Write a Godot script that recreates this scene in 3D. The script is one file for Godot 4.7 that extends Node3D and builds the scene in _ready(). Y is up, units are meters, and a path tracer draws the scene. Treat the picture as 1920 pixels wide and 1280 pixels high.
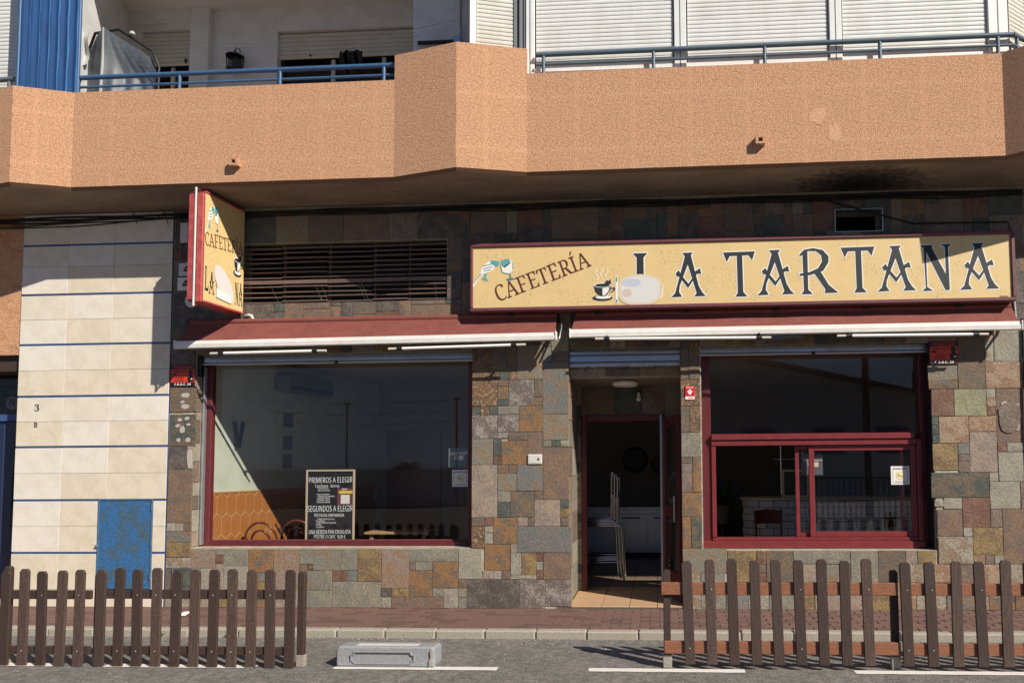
extends Node3D

# ---------------------------------------------------------------- mesh builder
class MB:
	var v := PackedVector3Array()
	var n := PackedVector3Array()
	var uv := PackedVector2Array()
	var uvo := Vector2.ZERO
	var swap := false
	var xf := Transform3D.IDENTITY

	func pt(p: Vector3, nn: Vector3) -> void:
		v.append(xf * p)
		n.append((xf.basis * nn).normalized())
		var ax := absf(nn.x)
		var ay := absf(nn.y)
		var az := absf(nn.z)
		var q := Vector2(p.x, -p.y)
		if ax > ay and ax > az:
			q = Vector2(p.z, -p.y)
		elif ay > az:
			q = Vector2(p.x, p.z)
		if swap:
			q = Vector2(q.y, q.x)
		uv.append(q + uvo)

	func pu(p: Vector3, nn: Vector3, t: Vector2) -> void:
		v.append(xf * p)
		n.append((xf.basis * nn).normalized())
		uv.append(t)

	func tri(a: Vector3, b: Vector3, c: Vector3) -> void:
		var nn := (b - a).cross(c - a)
		if nn.length_squared() < 1e-16:
			return
		nn = nn.normalized()
		pt(a, nn)
		pt(c, nn)
		pt(b, nn)

	func quad(a: Vector3, b: Vector3, c: Vector3, d: Vector3) -> void:
		tri(a, b, c)
		tri(a, c, d)

	func cquad(a: Vector3, b: Vector3, c: Vector3, d: Vector3, o: Vector3) -> void:
		if (b - a).cross(d - a).dot(a - o) < 0.0:
			quad(a, d, c, b)
		else:
			quad(a, b, c, d)

	func ctri(a: Vector3, b: Vector3, c: Vector3, o: Vector3) -> void:
		if (b - a).cross(c - a).dot(a - o) < 0.0:
			tri(a, c, b)
		else:
			tri(a, b, c)

	func box(lo: Vector3, hi: Vector3, bev := 0.0) -> void:
		var o := (lo + hi) * 0.5
		var h := (hi - lo) * 0.5
		bev = minf(bev, minf(h.x, minf(h.y, h.z)) * 0.9)
		var P := []
		for i in 8:
			var s := Vector3(1 if i & 1 else -1, 1 if i & 2 else -1, 1 if i & 4 else -1)
			var row := []
			for ax in 3:
				var e := h - Vector3.ONE * bev
				e[ax] = h[ax]
				row.append(o + s * e)
			P.append(row)
		for ax in 3:
			var b := 1 << ax
			var c := 1 << ((ax + 1) % 3)
			var d := 1 << ((ax + 2) % 3)
			for s in [0, b]:
				cquad(P[s][ax], P[s + c][ax], P[s + c + d][ax], P[s + d][ax], o)
			if bev > 0.0:
				var a1 := (ax + 1) % 3
				var a2 := (ax + 2) % 3
				for k in [0, c, d, c + d]:
					cquad(P[k][a1], P[k + b][a1], P[k + b][a2], P[k][a2], o)
		if bev > 0.0:
			for i in 8:
				ctri(P[i][0], P[i][1], P[i][2], o)

	func tube(pts: Array, r: float, sides := 8, r1 := -1.0) -> void:
		if r1 < 0.0:
			r1 = r
		var rings := []
		var nrm := []
		var up := Vector3.UP
		for i in pts.size():
			var t: Vector3 = (pts[mini(i + 1, pts.size() - 1)] - pts[maxi(i - 1, 0)]).normalized()
			if i == 0:
				up = Vector3.UP if absf(t.y) < 0.9 else Vector3.RIGHT
			var x := up.cross(t).normalized()
			up = t.cross(x).normalized()
			var rr := lerpf(r, r1, float(i) / maxf(pts.size() - 1, 1))
			var ring := []
			var nn := []
			for k in sides + 1:
				var a := TAU * k / sides
				var d := x * cos(a) + up * sin(a)
				ring.append(pts[i] + d * rr)
				nn.append(d)
			rings.append(ring)
			nrm.append(nn)
		for i in pts.size() - 1:
			for k in sides:
				for q in [[i, k], [i + 1, k + 1], [i, k + 1], [i, k], [i + 1, k], [i + 1, k + 1]]:
					pt(rings[i + (q[0] - i)][q[1]], nrm[q[0]][q[1]])
		for e in [0, pts.size() - 1]:
			var dirn: Vector3 = (pts[e] - pts[1 if e == 0 else e - 1]).normalized()
			for k in range(1, sides - 1):
				ctri(rings[e][0], rings[e][k], rings[e][k + 1], pts[e] - dirn)

	func lathe(prof: Array, o: Vector3, segs := 16) -> void:
		var turn := 0.0
		for i in prof.size() - 1:
			turn += (prof[i].x + prof[i + 1].x) * (prof[i + 1].y - prof[i].y)
		if turn < 0.0:
			prof = prof.duplicate()
			prof.reverse()
		for i in prof.size() - 1:
			var a: Vector2 = prof[i]
			var b: Vector2 = prof[i + 1]
			var d := (b - a).normalized()
			for k in segs:
				var q := []
				for kk in [k, k + 1]:
					var t = TAU * kk / segs
					var e := Vector3(cos(t), 0, sin(t))
					q.append([o + e * a.x + Vector3.UP * a.y, o + e * b.x + Vector3.UP * b.y, Vector3(e.x * d.y, -d.x, e.z * d.y)])
				for w in [[0, 0], [1, 1], [0, 1], [0, 0], [1, 0], [1, 1]]:
					pt(q[w[0]][w[1]], q[w[0]][2])

	# polygon in x,y, extruded from z0 (back) to z1 (front); cut = chamfer of the front edge
	func prism(poly: PackedVector2Array, z0: float, z1: float, cut := 0.0, back := true) -> void:
		if Geometry2D.is_polygon_clockwise(poly):
			poly.reverse()
		var front := poly
		if cut > 0.0:
			var off := Geometry2D.offset_polygon(poly, -cut)
			if off.size() == 1 and off[0].size() == poly.size():
				front = off[0]
				if Geometry2D.is_polygon_clockwise(front):
					front.reverse()
				var best := 0
				for k in front.size():
					if front[k].distance_to(poly[0]) < front[best].distance_to(poly[0]):
						best = k
				var rot := PackedVector2Array()
				for k in front.size():
					rot.append(front[(k + best) % front.size()])
				front = rot
			else:
				cut = 0.0
		var zs := z1 - cut
		var ids := Geometry2D.triangulate_polygon(front)
		for i in range(0, ids.size(), 3):
			var a := front[ids[i]]
			var b := front[ids[i + 1]]
			var c := front[ids[i + 2]]
			if (b - a).cross(c - a) < 0.0:
				var t: Vector2 = b
				b = c
				c = t
			tri(Vector3(a.x, a.y, z1), Vector3(b.x, b.y, z1), Vector3(c.x, c.y, z1))
		if back:
			ids = Geometry2D.triangulate_polygon(poly)
			for i in range(0, ids.size(), 3):
				var a := poly[ids[i]]
				var b := poly[ids[i + 1]]
				var c := poly[ids[i + 2]]
				if (b - a).cross(c - a) > 0.0:
					var t: Vector2 = b
					b = c
					c = t
				tri(Vector3(a.x, a.y, z0), Vector3(b.x, b.y, z0), Vector3(c.x, c.y, z0))
		for i in poly.size():
			var j := (i + 1) % poly.size()
			quad(Vector3(poly[i].x, poly[i].y, z0), Vector3(poly[j].x, poly[j].y, z0), Vector3(poly[j].x, poly[j].y, zs), Vector3(poly[i].x, poly[i].y, zs))
			if cut > 0.0:
				quad(Vector3(poly[i].x, poly[i].y, zs), Vector3(poly[j].x, poly[j].y, zs), Vector3(front[j].x, front[j].y, z1), Vector3(front[i].x, front[i].y, z1))

	# grid of points f(u, v) with smooth normals; uvs = u, v
	func sheet(f: Callable, nu: int, nv: int, thick := 0.0) -> void:
		var P := []
		var N := []
		for i in nu + 1:
			var row := []
			for j in nv + 1:
				row.append(f.call(float(i) / nu, float(j) / nv))
			P.append(row)
		for i in nu + 1:
			var row := []
			for j in nv + 1:
				var du: Vector3 = P[mini(i + 1, nu)][j] - P[maxi(i - 1, 0)][j]
				var dv: Vector3 = P[i][mini(j + 1, nv)] - P[i][maxi(j - 1, 0)]
				row.append(du.cross(dv).normalized())
			N.append(row)
		for side in ([1.0, -1.0] if thick > 0.0 else [1.0]):
			for i in nu:
				for j in nv:
					var q := [[i, j], [i + 1, j], [i + 1, j + 1], [i, j + 1]]
					var order := [0, 2, 1, 0, 3, 2] if side > 0 else [0, 1, 2, 0, 2, 3]
					for k in order:
						var a: int = q[k][0]
						var b: int = q[k][1]
						pu(P[a][b] + (N[a][b] * -thick if side < 0 else Vector3.ZERO), N[a][b] * side, Vector2(float(a) / nu, float(b) / nv))
		if thick > 0.0:
			for i in nu:
				for j in [0, nv]:
					var a: Vector3 = P[i][j]
					var b: Vector3 = P[i + 1][j]
					quad(a, b, b - N[i + 1][j] * thick, a - N[i][j] * thick)
			for j in nv:
				for i in [0, nu]:
					var a: Vector3 = P[i][j]
					var b: Vector3 = P[i][j + 1]
					quad(a, b, b - N[i][j + 1] * thick, a - N[i][j] * thick)

	func mesh(shift := Vector3.ZERO) -> ArrayMesh:
		if shift != Vector3.ZERO:
			for i in v.size():
				v[i] -= shift
		var a := []
		a.resize(Mesh.ARRAY_MAX)
		a[Mesh.ARRAY_VERTEX] = v
		a[Mesh.ARRAY_NORMAL] = n
		a[Mesh.ARRAY_TEX_UV] = uv
		var m := ArrayMesh.new()
		m.add_surface_from_arrays(Mesh.PRIMITIVE_TRIANGLES, a)
		return m

# ---------------------------------------------------------------- scene helpers
var rng := RandomNumberGenerator.new()
var M := {}
var F := []          # shared noise fields, 256 x 256 bytes
var building: Node3D
var used_names := {}

func C(hex: String) -> Color:
	return Color.html(hex)

func numbered(called: String) -> String:
	var k: int = used_names.get(called, 0)
	used_names[called] = k + 1
	return called if k == 0 else "%s_%03d" % [called, k]

func base_of(p: Node) -> Vector3:
	var s := Vector3.ZERO
	while p is Node3D and p != self:
		s += (p as Node3D).position
		p = p.get_parent()
	return s

# a mesh in world coordinates under a thing or part; at the root it stands at its own base point
func put(called: String, mb: MB, m: Material, parent: Node = self, local := false) -> MeshInstance3D:
	var o := MeshInstance3D.new()
	o.name = numbered(called) if parent == self else called
	var sh := Vector3.ZERO if local else base_of(parent)
	o.mesh = mb.mesh(sh)
	o.mesh.surface_set_material(0, m)
	parent.add_child(o, true)
	return o

func tag(o: Node, label: String, category: String, group := "", kind := "") -> Node:
	if label:
		o.set_meta("label", label)
	if category:
		o.set_meta("category", category)
	if group:
		o.set_meta("group", group)
	if kind:
		o.set_meta("kind", kind)
	return o

func thing(called: String, at: Vector3, label: String, category: String, group := "") -> Node3D:
	var o := Node3D.new()
	o.name = numbered(called)
	add_child(o, true)
	o.position = at
	tag(o, label, category, group)
	return o

func part(called: String, parent: Node) -> Node3D:
	var o := Node3D.new()
	o.name = called
	parent.add_child(o, true)
	return o

func dup(src: Node3D, at: Vector3, turn: float, label: String) -> Node3D:
	var o: Node3D = src.duplicate()
	o.name = numbered(String(src.name).rstrip("_0123456789"))
	add_child(o, true)
	o.position = at
	o.rotation.y = turn
	o.set_meta("label", label)
	return o

func bx(x0: float, y0: float, z0: float, x1: float, y1: float, z1: float, bev := 0.0) -> MB:
	var mb := MB.new()
	mb.uvo = Vector2(rng.randf() * 4.0, rng.randf() * 4.0)
	mb.box(Vector3(x0, y0, z0), Vector3(x1, y1, z1), bev)
	return mb

func structure(called: String, mb: MB, m: Material) -> MeshInstance3D:
	var o := put(called, mb, m)
	o.set_meta("kind", "structure")
	return o

func txt(s: String, h: float, font: String, weight: int, m: Material, parent: Node, at: Vector3, xs := 1.0, rot := 0.0, called := "lettering", align := HORIZONTAL_ALIGNMENT_CENTER) -> MeshInstance3D:
	var t := TextMesh.new()
	var f := SystemFont.new()
	f.font_names = PackedStringArray([font])
	f.font_weight = weight
	t.font = f
	t.font_size = 48
	t.pixel_size = h / 48.0 / 0.714
	t.depth = 0.0008
	t.curve_step = 2.0
	t.text = s
	t.horizontal_alignment = align
	t.vertical_alignment = VERTICAL_ALIGNMENT_CENTER
	t.material = m
	var o := MeshInstance3D.new()
	o.name = called
	o.mesh = t
	parent.add_child(o, true)
	o.transform = Transform3D(Basis(Vector3.BACK, rot) * Basis.from_scale(Vector3(xs, 1, 1)), at - base_of(parent))
	return o

# ---------------------------------------------------------------- textures
func field(type: int, freq: float, oct: int, sd: int, fractal := FastNoiseLite.FRACTAL_FBM) -> PackedByteArray:
	var nz := FastNoiseLite.new()
	nz.noise_type = type
	nz.frequency = freq
	nz.fractal_type = fractal
	nz.fractal_octaves = oct
	nz.seed = sd
	var im := nz.get_seamless_image(256, 256, false, false, 0.2, true)
	im.convert(Image.FORMAT_L8)
	return im.get_data()

func tex_of(data: PackedByteArray, fmt := Image.FORMAT_RGB8, w := 256, h := 256) -> ImageTexture:
	return ImageTexture.create_from_image(Image.create_from_data(w, h, false, fmt, data))

# two colours blended by a noise field, a third along veins, and grain
func blend(a: Color, b: Color, c: Color, lo: float, hi: float, vein: float, grain: float, sd: int, fa := 0, fv := 3, mid := 0.0) -> ImageTexture:
	var out := PackedByteArray()
	out.resize(256 * 256 * 3)
	var A: PackedByteArray = F[fa]
	var G: PackedByteArray = F[2]
	var V: PackedByteArray = F[fv]
	var B: PackedByteArray = F[1]
	var ox := (sd * 71) & 255
	var oy := (sd * 133) & 255
	var inv := 1.0 / maxf(hi - lo, 0.001)
	var k := 0
	for y in 256:
		var ra := ((y + oy) & 255) * 256
		var rg := ((y + ox) & 255) * 256
		for x in 256:
			var t := clampf((A[ra + ((x + ox) & 255)] / 255.0 + mid * (B[ra + ((x + oy) & 255)] / 255.0 - 0.5) - lo) * inv, 0.0, 1.0)
			var w := clampf((V[rg + ((x + oy) & 255)] / 255.0 - 1.0 + vein) * 6.0, 0.0, 1.0)
			var g := 1.0 + grain * (G[ra + x] / 255.0 - 0.5) + grain * 0.6 * (B[rg + x] / 255.0 - 0.5)
			out[k] = clampi(int((lerpf(lerpf(a.r, b.r, t), c.r, w)) * g * 255.0), 0, 255)
			out[k + 1] = clampi(int((lerpf(lerpf(a.g, b.g, t), c.g, w)) * g * 255.0), 0, 255)
			out[k + 2] = clampi(int((lerpf(lerpf(a.b, b.b, t), c.b, w)) * g * 255.0), 0, 255)
			k += 3
	return tex_of(out)

func mat(called: String, col: Color, rough: float, tex: Texture2D = null, size := 1.0, bump: Texture2D = null, depth := 0.0, metal := 0.0, spec := 0.5) -> StandardMaterial3D:
	var m := StandardMaterial3D.new()
	m.resource_name = called
	m.albedo_color = col
	m.roughness = rough
	m.metallic = metal
	m.metallic_specular = spec
	m.uv1_scale = Vector3.ONE / size
	if tex:
		m.albedo_texture = tex
	if bump:
		m.heightmap_enabled = true
		m.heightmap_texture = bump
		m.heightmap_scale = depth
	M[called] = m
	return m

func stretched(sd: int, w: int, h: int) -> PackedByteArray:
	var nz := FastNoiseLite.new()
	nz.noise_type = FastNoiseLite.TYPE_SIMPLEX
	nz.frequency = 0.09
	nz.fractal_octaves = 4
	nz.seed = sd
	var im := nz.get_seamless_image(w, h, false, false, 0.2, true)
	im.convert(Image.FORMAT_L8)
	im.resize(256, 256, Image.INTERPOLATE_CUBIC)
	return im.get_data()

func glass(called: String, col: Color, a: float) -> void:
	var m := StandardMaterial3D.new()
	m.resource_name = called
	m.albedo_color = Color(col.r, col.g, col.b, a)
	m.transparency = BaseMaterial3D.TRANSPARENCY_ALPHA
	m.roughness = 0.0
	m.metallic_specular = 0.42
	M[called] = m

func make_materials() -> void:
	F.append(field(FastNoiseLite.TYPE_SIMPLEX, 0.012, 4, 11))             # 0 broad patches
	F.append(field(FastNoiseLite.TYPE_SIMPLEX, 0.06, 4, 12))              # 1 middle
	F.append(field(FastNoiseLite.TYPE_SIMPLEX, 0.25, 3, 13))              # 2 fine grain
	F.append(field(FastNoiseLite.TYPE_SIMPLEX, 0.02, 4, 14, FastNoiseLite.FRACTAL_RIDGED))  # 3 veins
	F.append(field(FastNoiseLite.TYPE_CELLULAR, 0.07, 2, 15))             # 4 crazing
	F.append(field(FastNoiseLite.TYPE_SIMPLEX, 0.045, 5, 16, FastNoiseLite.FRACTAL_RIDGED)) # 5 worms
	F.append(stretched(17, 24, 256))                                      # 6 grain along x
	F.append(field(FastNoiseLite.TYPE_SIMPLEX, 0.11, 2, 18, FastNoiseLite.FRACTAL_RIDGED))  # 7 rough render
	var hs := []
	for k in F.size():
		hs.append(tex_of(F[k], Image.FORMAT_L8))
	# slate, a mixed lot: letter -> base, patch colour, vein colour
	var W := Color(1, 1, 1)
	var slate := {
		"g": ["#757165", "#857c6a", "#99907e", 0.35, 0.75, 0.10],
		"d": ["#454a45", "#56594f", "#6b6d66", 0.3, 0.8, 0.08],
		"b": ["#666864", "#77726a", "#8d877c", 0.35, 0.75, 0.12],
		"v": ["#6e6660", "#63635f", "#857b70", 0.35, 0.7, 0.10],
		"o": ["#84603f", "#66584a", "#97744f", 0.42, 0.72, 0.12],
		"c": ["#867049", "#6f5a42", "#a08a62", 0.35, 0.7, 0.16],
		"r": ["#684a3d", "#76594a", "#8f7060", 0.35, 0.75, 0.10],
		"t": ["#6f5b48", "#5e554b", "#836d54", 0.35, 0.7, 0.12],
		"m": ["#6a594e", "#786a5e", "#8a7b6d", 0.3, 0.75, 0.12],
		"u": ["#837469", "#93816f", "#a79584", 0.35, 0.7, 0.14],
		"p": ["#928b7a", "#857f71", "#a99f89", 0.35, 0.75, 0.14],
		"n": ["#70563f", "#594538", "#a98c64", 0.4, 0.7, 0.26],
		"w": ["#655a53", "#8e847c", "#a0978d", 0.32, 0.78, 0.08],
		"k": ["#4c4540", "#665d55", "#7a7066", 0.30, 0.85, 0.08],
		"s": ["#86664f", "#968069", "#b39a82", 0.35, 0.7, 0.18],
		"y": ["#8d8a69", "#7d7a62", "#a09c7c", 0.35, 0.75, 0.10],
	}
	var sd := 3
	for k in slate:
		var q: Array = slate[k]
		for e in 2:
			var second := C(q[1])
			if e == 1 and k in ["g", "b", "u", "p", "m", "d"]:
				second = second.lerp(C("#7d5a3f"), 0.55)
			mat("slate_%s%d" % [k, e], W, 0.62, blend(C(q[0]).lightened(0.05), second.lightened(0.05), C(q[2]).lightened(0.14), q[3], q[4], q[5] + 0.07, 0.26, sd, 0, 3 if e == 0 else 5, 0.75), 0.75, hs[5], 0.28, 0.0, 0.35)
			sd += 7
	mat("mortar", W, 0.9, blend(C("#b0a592"), C("#9a907f"), C("#bdb29d"), 0.3, 0.8, 0.1, 0.3, 5), 0.6)
	mat("stucco", W, 0.92, blend(C("#d5a580"), C("#c89672"), C("#ae7b58"), 0.3, 0.9, 0.20, 0.30, 9, 1, 2, 0.0), 0.6, hs[7], 1.0)
	mat("stucco_patch", W, 0.92, blend(C("#d8a986"), C("#cd9c77"), C("#b78560"), 0.3, 0.9, 0.1, 0.16, 33, 1, 2), 0.6, hs[7], 0.5)
	mat("stucco_dirty", W, 0.92, blend(C("#d6a27c"), C("#c5926d"), C("#ab7a58"), 0.4, 0.9, 0.12, 0.3, 31, 0, 2), 0.75, hs[7], 1.2)
	mat("marble", W, 0.45, blend(C("#e2d8c7"), C("#dad0bd"), C("#cfc3ad"), 0.3, 0.8, 0.09, 0.06, 21), 0.9, null, 0.0, 0.0, 0.4)
	mat("marble_pale", W, 0.45, blend(C("#e6ddd0"), C("#dfd5c6"), C("#d2c7b4"), 0.3, 0.8, 0.07, 0.06, 22), 0.9, null, 0.0, 0.0, 0.4)
	mat("marble_warm", W, 0.45, blend(C("#dfd3be"), C("#d7cab2"), C("#cabca2"), 0.3, 0.8, 0.10, 0.07, 23), 0.9, null, 0.0, 0.0, 0.4)
	mat("blue_strip", C("#3c5584"), 0.5)
	mat("navy", C("#1f2c4a"), 0.4)
	mat("blue_door", W, 0.55, blend(C("#386796"), C("#48606f"), C("#2f3a42"), 0.45, 0.78, 0.15, 0.32, 41, 0, 3, 0.45), 0.9)
	mat("white_wall", W, 0.85, blend(C("#dedede"), C("#d2d2d0"), C("#c5c3be"), 0.3, 0.85, 0.05, 0.06, 51), 1.6)
	mat("white_alu", W, 0.4, blend(C("#e9e9e6"), C("#e2e2de"), C("#d2d0c8"), 0.3, 0.9, 0.04, 0.04, 52), 1.0)
	mat("shutter_white", W, 0.5, blend(C("#dfdfdb"), C("#d6d6d0"), C("#c9c8c0"), 0.3, 0.9, 0.05, 0.05, 53), 1.0)
	mat("shutter_cream", W, 0.55, blend(C("#cfccc2"), C("#c4c0b4"), C("#b2ad9f"), 0.3, 0.9, 0.06, 0.06, 54), 1.0)
	mat("edge_shade", C("#7d5c45"), 0.9)
	mat("blue_rail", W, 0.45, blend(C("#3c5f86"), C("#42648a"), C("#35506e"), 0.3, 0.8, 0.06, 0.1, 55), 0.5)
	mat("slate_rail", W, 0.45, blend(C("#52636f"), C("#5a6b76"), C("#47565f"), 0.3, 0.8, 0.06, 0.1, 56), 0.5)
	mat("maroon", W, 0.4, blend(C("#63282b"), C("#5c2428"), C("#703639"), 0.3, 0.8, 0.05, 0.08, 57), 0.6)
	mat("sash_red", W, 0.35, blend(C("#7d3235"), C("#762e31"), C("#8a4345"), 0.3, 0.8, 0.05, 0.08, 86), 0.6)
	mat("maroon_sign", W, 0.5, blend(C("#713f44"), C("#683a40"), C("#845056"), 0.3, 0.8, 0.07, 0.12, 58), 0.6)
	mat("red_edge", W, 0.55, blend(C("#b0484a"), C("#c45b55"), C("#b85f5c"), 0.35, 0.75, 0.12, 0.14, 59), 0.5)
	mat("canvas", W, 0.9, blend(C("#81473e"), C("#784139"), C("#92594e"), 0.3, 0.8, 0.10, 0.16, 60, 0, 3, 0.4), 0.8, hs[2], 0.05)
	mat("awning_bar", W, 0.45, blend(C("#e6e2dc"), C("#dfdad2"), C("#cbc5ba"), 0.3, 0.85, 0.06, 0.06, 61), 0.8)
	mat("tube_white", C("#efeee9"), 0.3)
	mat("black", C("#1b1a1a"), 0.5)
	mat("black_cable", C("#161514"), 0.7)
	mat("steel", W, 0.3, blend(C("#b9bdc0"), C("#aab0b5"), C("#8f959a"), 0.3, 0.8, 0.10, 0.12, 62, 6), 0.7, null, 0.0, 0.85)
	mat("galvanised", W, 0.3, blend(C("#c4c9ce"), C("#b2b9c0"), C("#9aa1a8"), 0.3, 0.8, 0.10, 0.12, 63, 1), 0.7, null, 0.0, 0.75)
	mat("chrome", C("#cfd0d0"), 0.15, null, 1.0, null, 0.0, 1.0)
	mat("louvre", W, 0.55, blend(C("#76625a"), C("#6c5850"), C("#5a4740"), 0.3, 0.8, 0.08, 0.14, 64, 6), 0.8)
	mat("dark_wood", W, 0.7, blend(C("#43322b"), C("#3a2b25"), C("#2f231e"), 0.25, 0.8, 0.12, 0.42, 65, 6, 6), 0.45, hs[6], 0.12)
	mat("dark_wood_worn", W, 0.72, blend(C("#4a3932"), C("#40312b"), C("#33271f"), 0.25, 0.8, 0.12, 0.46, 66, 6, 6), 0.4, hs[6], 0.14)
	mat("dark_wood_faded", W, 0.75, blend(C("#54423a"), C("#47372f"), C("#382a24"), 0.25, 0.8, 0.14, 0.5, 91, 6, 6), 0.5, hs[6], 0.16)
	mat("orange_wood", W, 0.65, blend(C("#8f5c41"), C("#83523a"), C("#6e402d"), 0.25, 0.8, 0.14, 0.3, 67, 6, 6), 0.4, hs[6], 0.1)
	mat("grey_wood", W, 0.85, blend(C("#9d958a"), C("#8f887e"), C("#7d766d"), 0.25, 0.8, 0.10, 0.25, 68, 6, 6), 0.4, hs[6], 0.1)
	mat("concrete_paint", W, 0.8, blend(C("#919294"), C("#88898b"), C("#a2a2a2"), 0.3, 0.8, 0.06, 0.12, 69, 1), 0.6, hs[1], 0.15)
	mat("asphalt", W, 0.9, blend(C("#75706a"), C("#6a6660"), C("#8a847c"), 0.25, 0.8, 0.10, 0.5, 70, 0, 7, 0.5), 1.7, hs[2], 0.6)
	mat("lane_paint", W, 0.8, blend(C("#e1dcd3"), C("#d2ccc2"), C("#a8a39b"), 0.3, 0.9, 0.12, 0.2, 71, 1), 0.4)
	mat("paver", W, 0.85, blend(C("#75594f"), C("#6b5049"), C("#82665b"), 0.25, 0.8, 0.06, 0.3, 72, 1), 0.5, hs[2], 0.2)
	mat("paver_dark", W, 0.85, blend(C("#684f47"), C("#5e463f"), C("#745a50"), 0.25, 0.8, 0.06, 0.3, 73, 1), 0.5, hs[2], 0.2)
	mat("joint_sand", C("#a8978a"), 0.95, hs[2], 0.3)
	mat("granite", W, 0.85, blend(C("#b0a899"), C("#9d9587"), C("#786f64"), 0.3, 0.7, 0.16, 0.55, 74, 2, 7), 0.25, hs[2], 0.4)
	mat("tile_beige", W, 0.5, blend(C("#c3a07c"), C("#b9946f"), C("#a88260"), 0.3, 0.8, 0.08, 0.14, 75, 6), 0.5)
	mat("tile_joint", C("#5b5048"), 0.9)
	mat("cream_plaster", W, 0.85, blend(C("#b9bfae"), C("#b1b7a5"), C("#a5a997"), 0.3, 0.8, 0.04, 0.05, 76), 1.4)
	mat("hex_tile", W, 0.4, blend(C("#a8703c"), C("#985f31"), C("#8a5229"), 0.3, 0.8, 0.08, 0.18, 77, 1), 0.3)
	mat("hex_joint", C("#d3bd93"), 0.9)
	mat("white_tile", W, 0.2, blend(C("#ececec"), C("#e4e5e6"), C("#d8d9da"), 0.3, 0.8, 0.05, 0.05, 78), 0.6)
	mat("dark_joint", C("#2b2a2a"), 0.9)
	mat("room_dark", C("#8a7f72"), 0.85)
	mat("room_floor", W, 0.5, blend(C("#8b7763"), C("#806d5a"), C("#705e4d"), 0.3, 0.8, 0.08, 0.14, 84, 6), 0.5)
	mat("room_ceiling", C("#aaa398"), 0.9)
	mat("chair_wood", W, 0.3, blend(C("#6d3527"), C("#5c2c21"), C("#4a221a"), 0.3, 0.8, 0.1, 0.2, 79, 6), 0.4)
	mat("table_wood", W, 0.4, blend(C("#b59468"), C("#a68459"), C("#8d6d47"), 0.3, 0.8, 0.1, 0.2, 80, 6), 0.5)
	mat("board_black", C("#141518"), 0.7)
	mat("board_frame", C("#b9a78f"), 0.6)
	mat("chalk", C("#d9dcda"), 0.9)
	mat("sign_yellow", W, 0.5, null, 1.0)
	mat("ink", C("#282d30"), 0.5)
	mat("ink_brown", C("#5e2b24"), 0.5)
	mat("print_white", C("#e9e6df"), 0.6)
	mat("print_cream", C("#eadcb8"), 0.6)
	mat("print_teal", C("#5fa3a3"), 0.5)
	mat("print_teal_dark", C("#3d7f86"), 0.5)
	mat("print_blue", C("#bcc2d0"), 0.6)
	mat("print_tan", C("#cbbcb0"), 0.6)
	mat("print_mix_1", C("#dcc59a"), 0.6)
	mat("print_mix_2", C("#d5c8b2"), 0.6)
	mat("print_grey", C("#d6d3cf"), 0.6)
	mat("alarm_red", C("#cf3d28"), 0.45)
	mat("alarm_dark", C("#2a1416"), 0.4)
	mat("sticker_red", C("#c8202c"), 0.4)
	mat("sticker_grey", C("#5f6468"), 0.6)
	mat("yellow", C("#d8c34a"), 0.6)
	mat("curtain_dark", C("#4d4a4a"), 0.95)
	mat("cloth_black", C("#0b0b0c"), 1.0, null, 1.0, null, 0.0, 0.0, 0.1)
	mat("lamp_white", C("#f2efe6"), 0.4)
	mat("lichen", C("#b4aaa0"), 0.9)
	mat("leaf", C("#4d6a33"), 0.7)
	mat("bark", C("#5c5145"), 0.9)
	mat("far_wall", W, 0.9, blend(C("#d9d4ca"), C("#cdc7bc"), C("#b5aea2"), 0.3, 0.8, 0.05, 0.1, 81), 3.0)
	mat("far_roof", C("#6b5b50"), 0.9)
	mat("grey_brick", W, 0.85, blend(C("#9b9086"), C("#8b8178"), C("#b0a599"), 0.3, 0.8, 0.1, 0.3, 82, 6), 0.5, hs[6], 0.4)
	mat("bulb_glass", C("#cfcabd"), 0.4)
	glass("pane", Color(0.05, 0.06, 0.06), 0.02)
	glass("pane_tint", Color(0.05, 0.06, 0.07), 0.5)
	# tarpaulin: thin plastic that lets some light through
	var tp := mat("tarp", W, 0.5, blend(C("#4d535a"), C("#454b52"), C("#666b6d"), 0.3, 0.8, 0.06, 0.08, 83, 1), 1.0)
	tp.backlight_enabled = true
	tp.backlight = Color(0.05, 0.05, 0.05)
	mat("tarp_pale", C("#aaaaa4"), 0.5)
	mat("sign_yellow", W, 0.5, sign_print(), 1.0)
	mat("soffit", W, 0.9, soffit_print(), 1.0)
	mat("curtain_blue", W, 0.8, fold_light_print(), 1.0)

# yellow sign foil with fine horizontal crazing, denser in the middle of the board (UV 0..1 over 2 m)
func sign_print() -> ImageTexture:
	var d := PackedByteArray()
	d.resize(512 * 256 * 3)
	var A: PackedByteArray = F[5]
	var B: PackedByteArray = F[0]
	var G: PackedByteArray = F[2]
	var k := 0
	for y in 256:
		for x in 512:
			var cr := A[((y * 4) & 255) * 256 + ((x * 2) & 255)] / 255.0
			var zone := clampf((B[y * 256 + ((x >> 1) & 255)] / 255.0 - 0.36) * 4.0, 0.0, 1.0)
			var w := clampf((cr - 0.74) * 9.0, 0.0, 1.0) * zone * 0.95
			var g := 1.0 + 0.05 * (G[y * 256 + (x & 255)] / 255.0 - 0.5)
			d[k] = int(clampf(lerpf(0.87, 0.36, w) * g, 0, 1) * 255)
			d[k + 1] = int(clampf(lerpf(0.758, 0.30, w) * g, 0, 1) * 255)
			d[k + 2] = int(clampf(lerpf(0.535, 0.22, w) * g, 0, 1) * 255)
			k += 3
	return tex_of(d, Image.FORMAT_RGB8, 512, 256)

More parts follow.
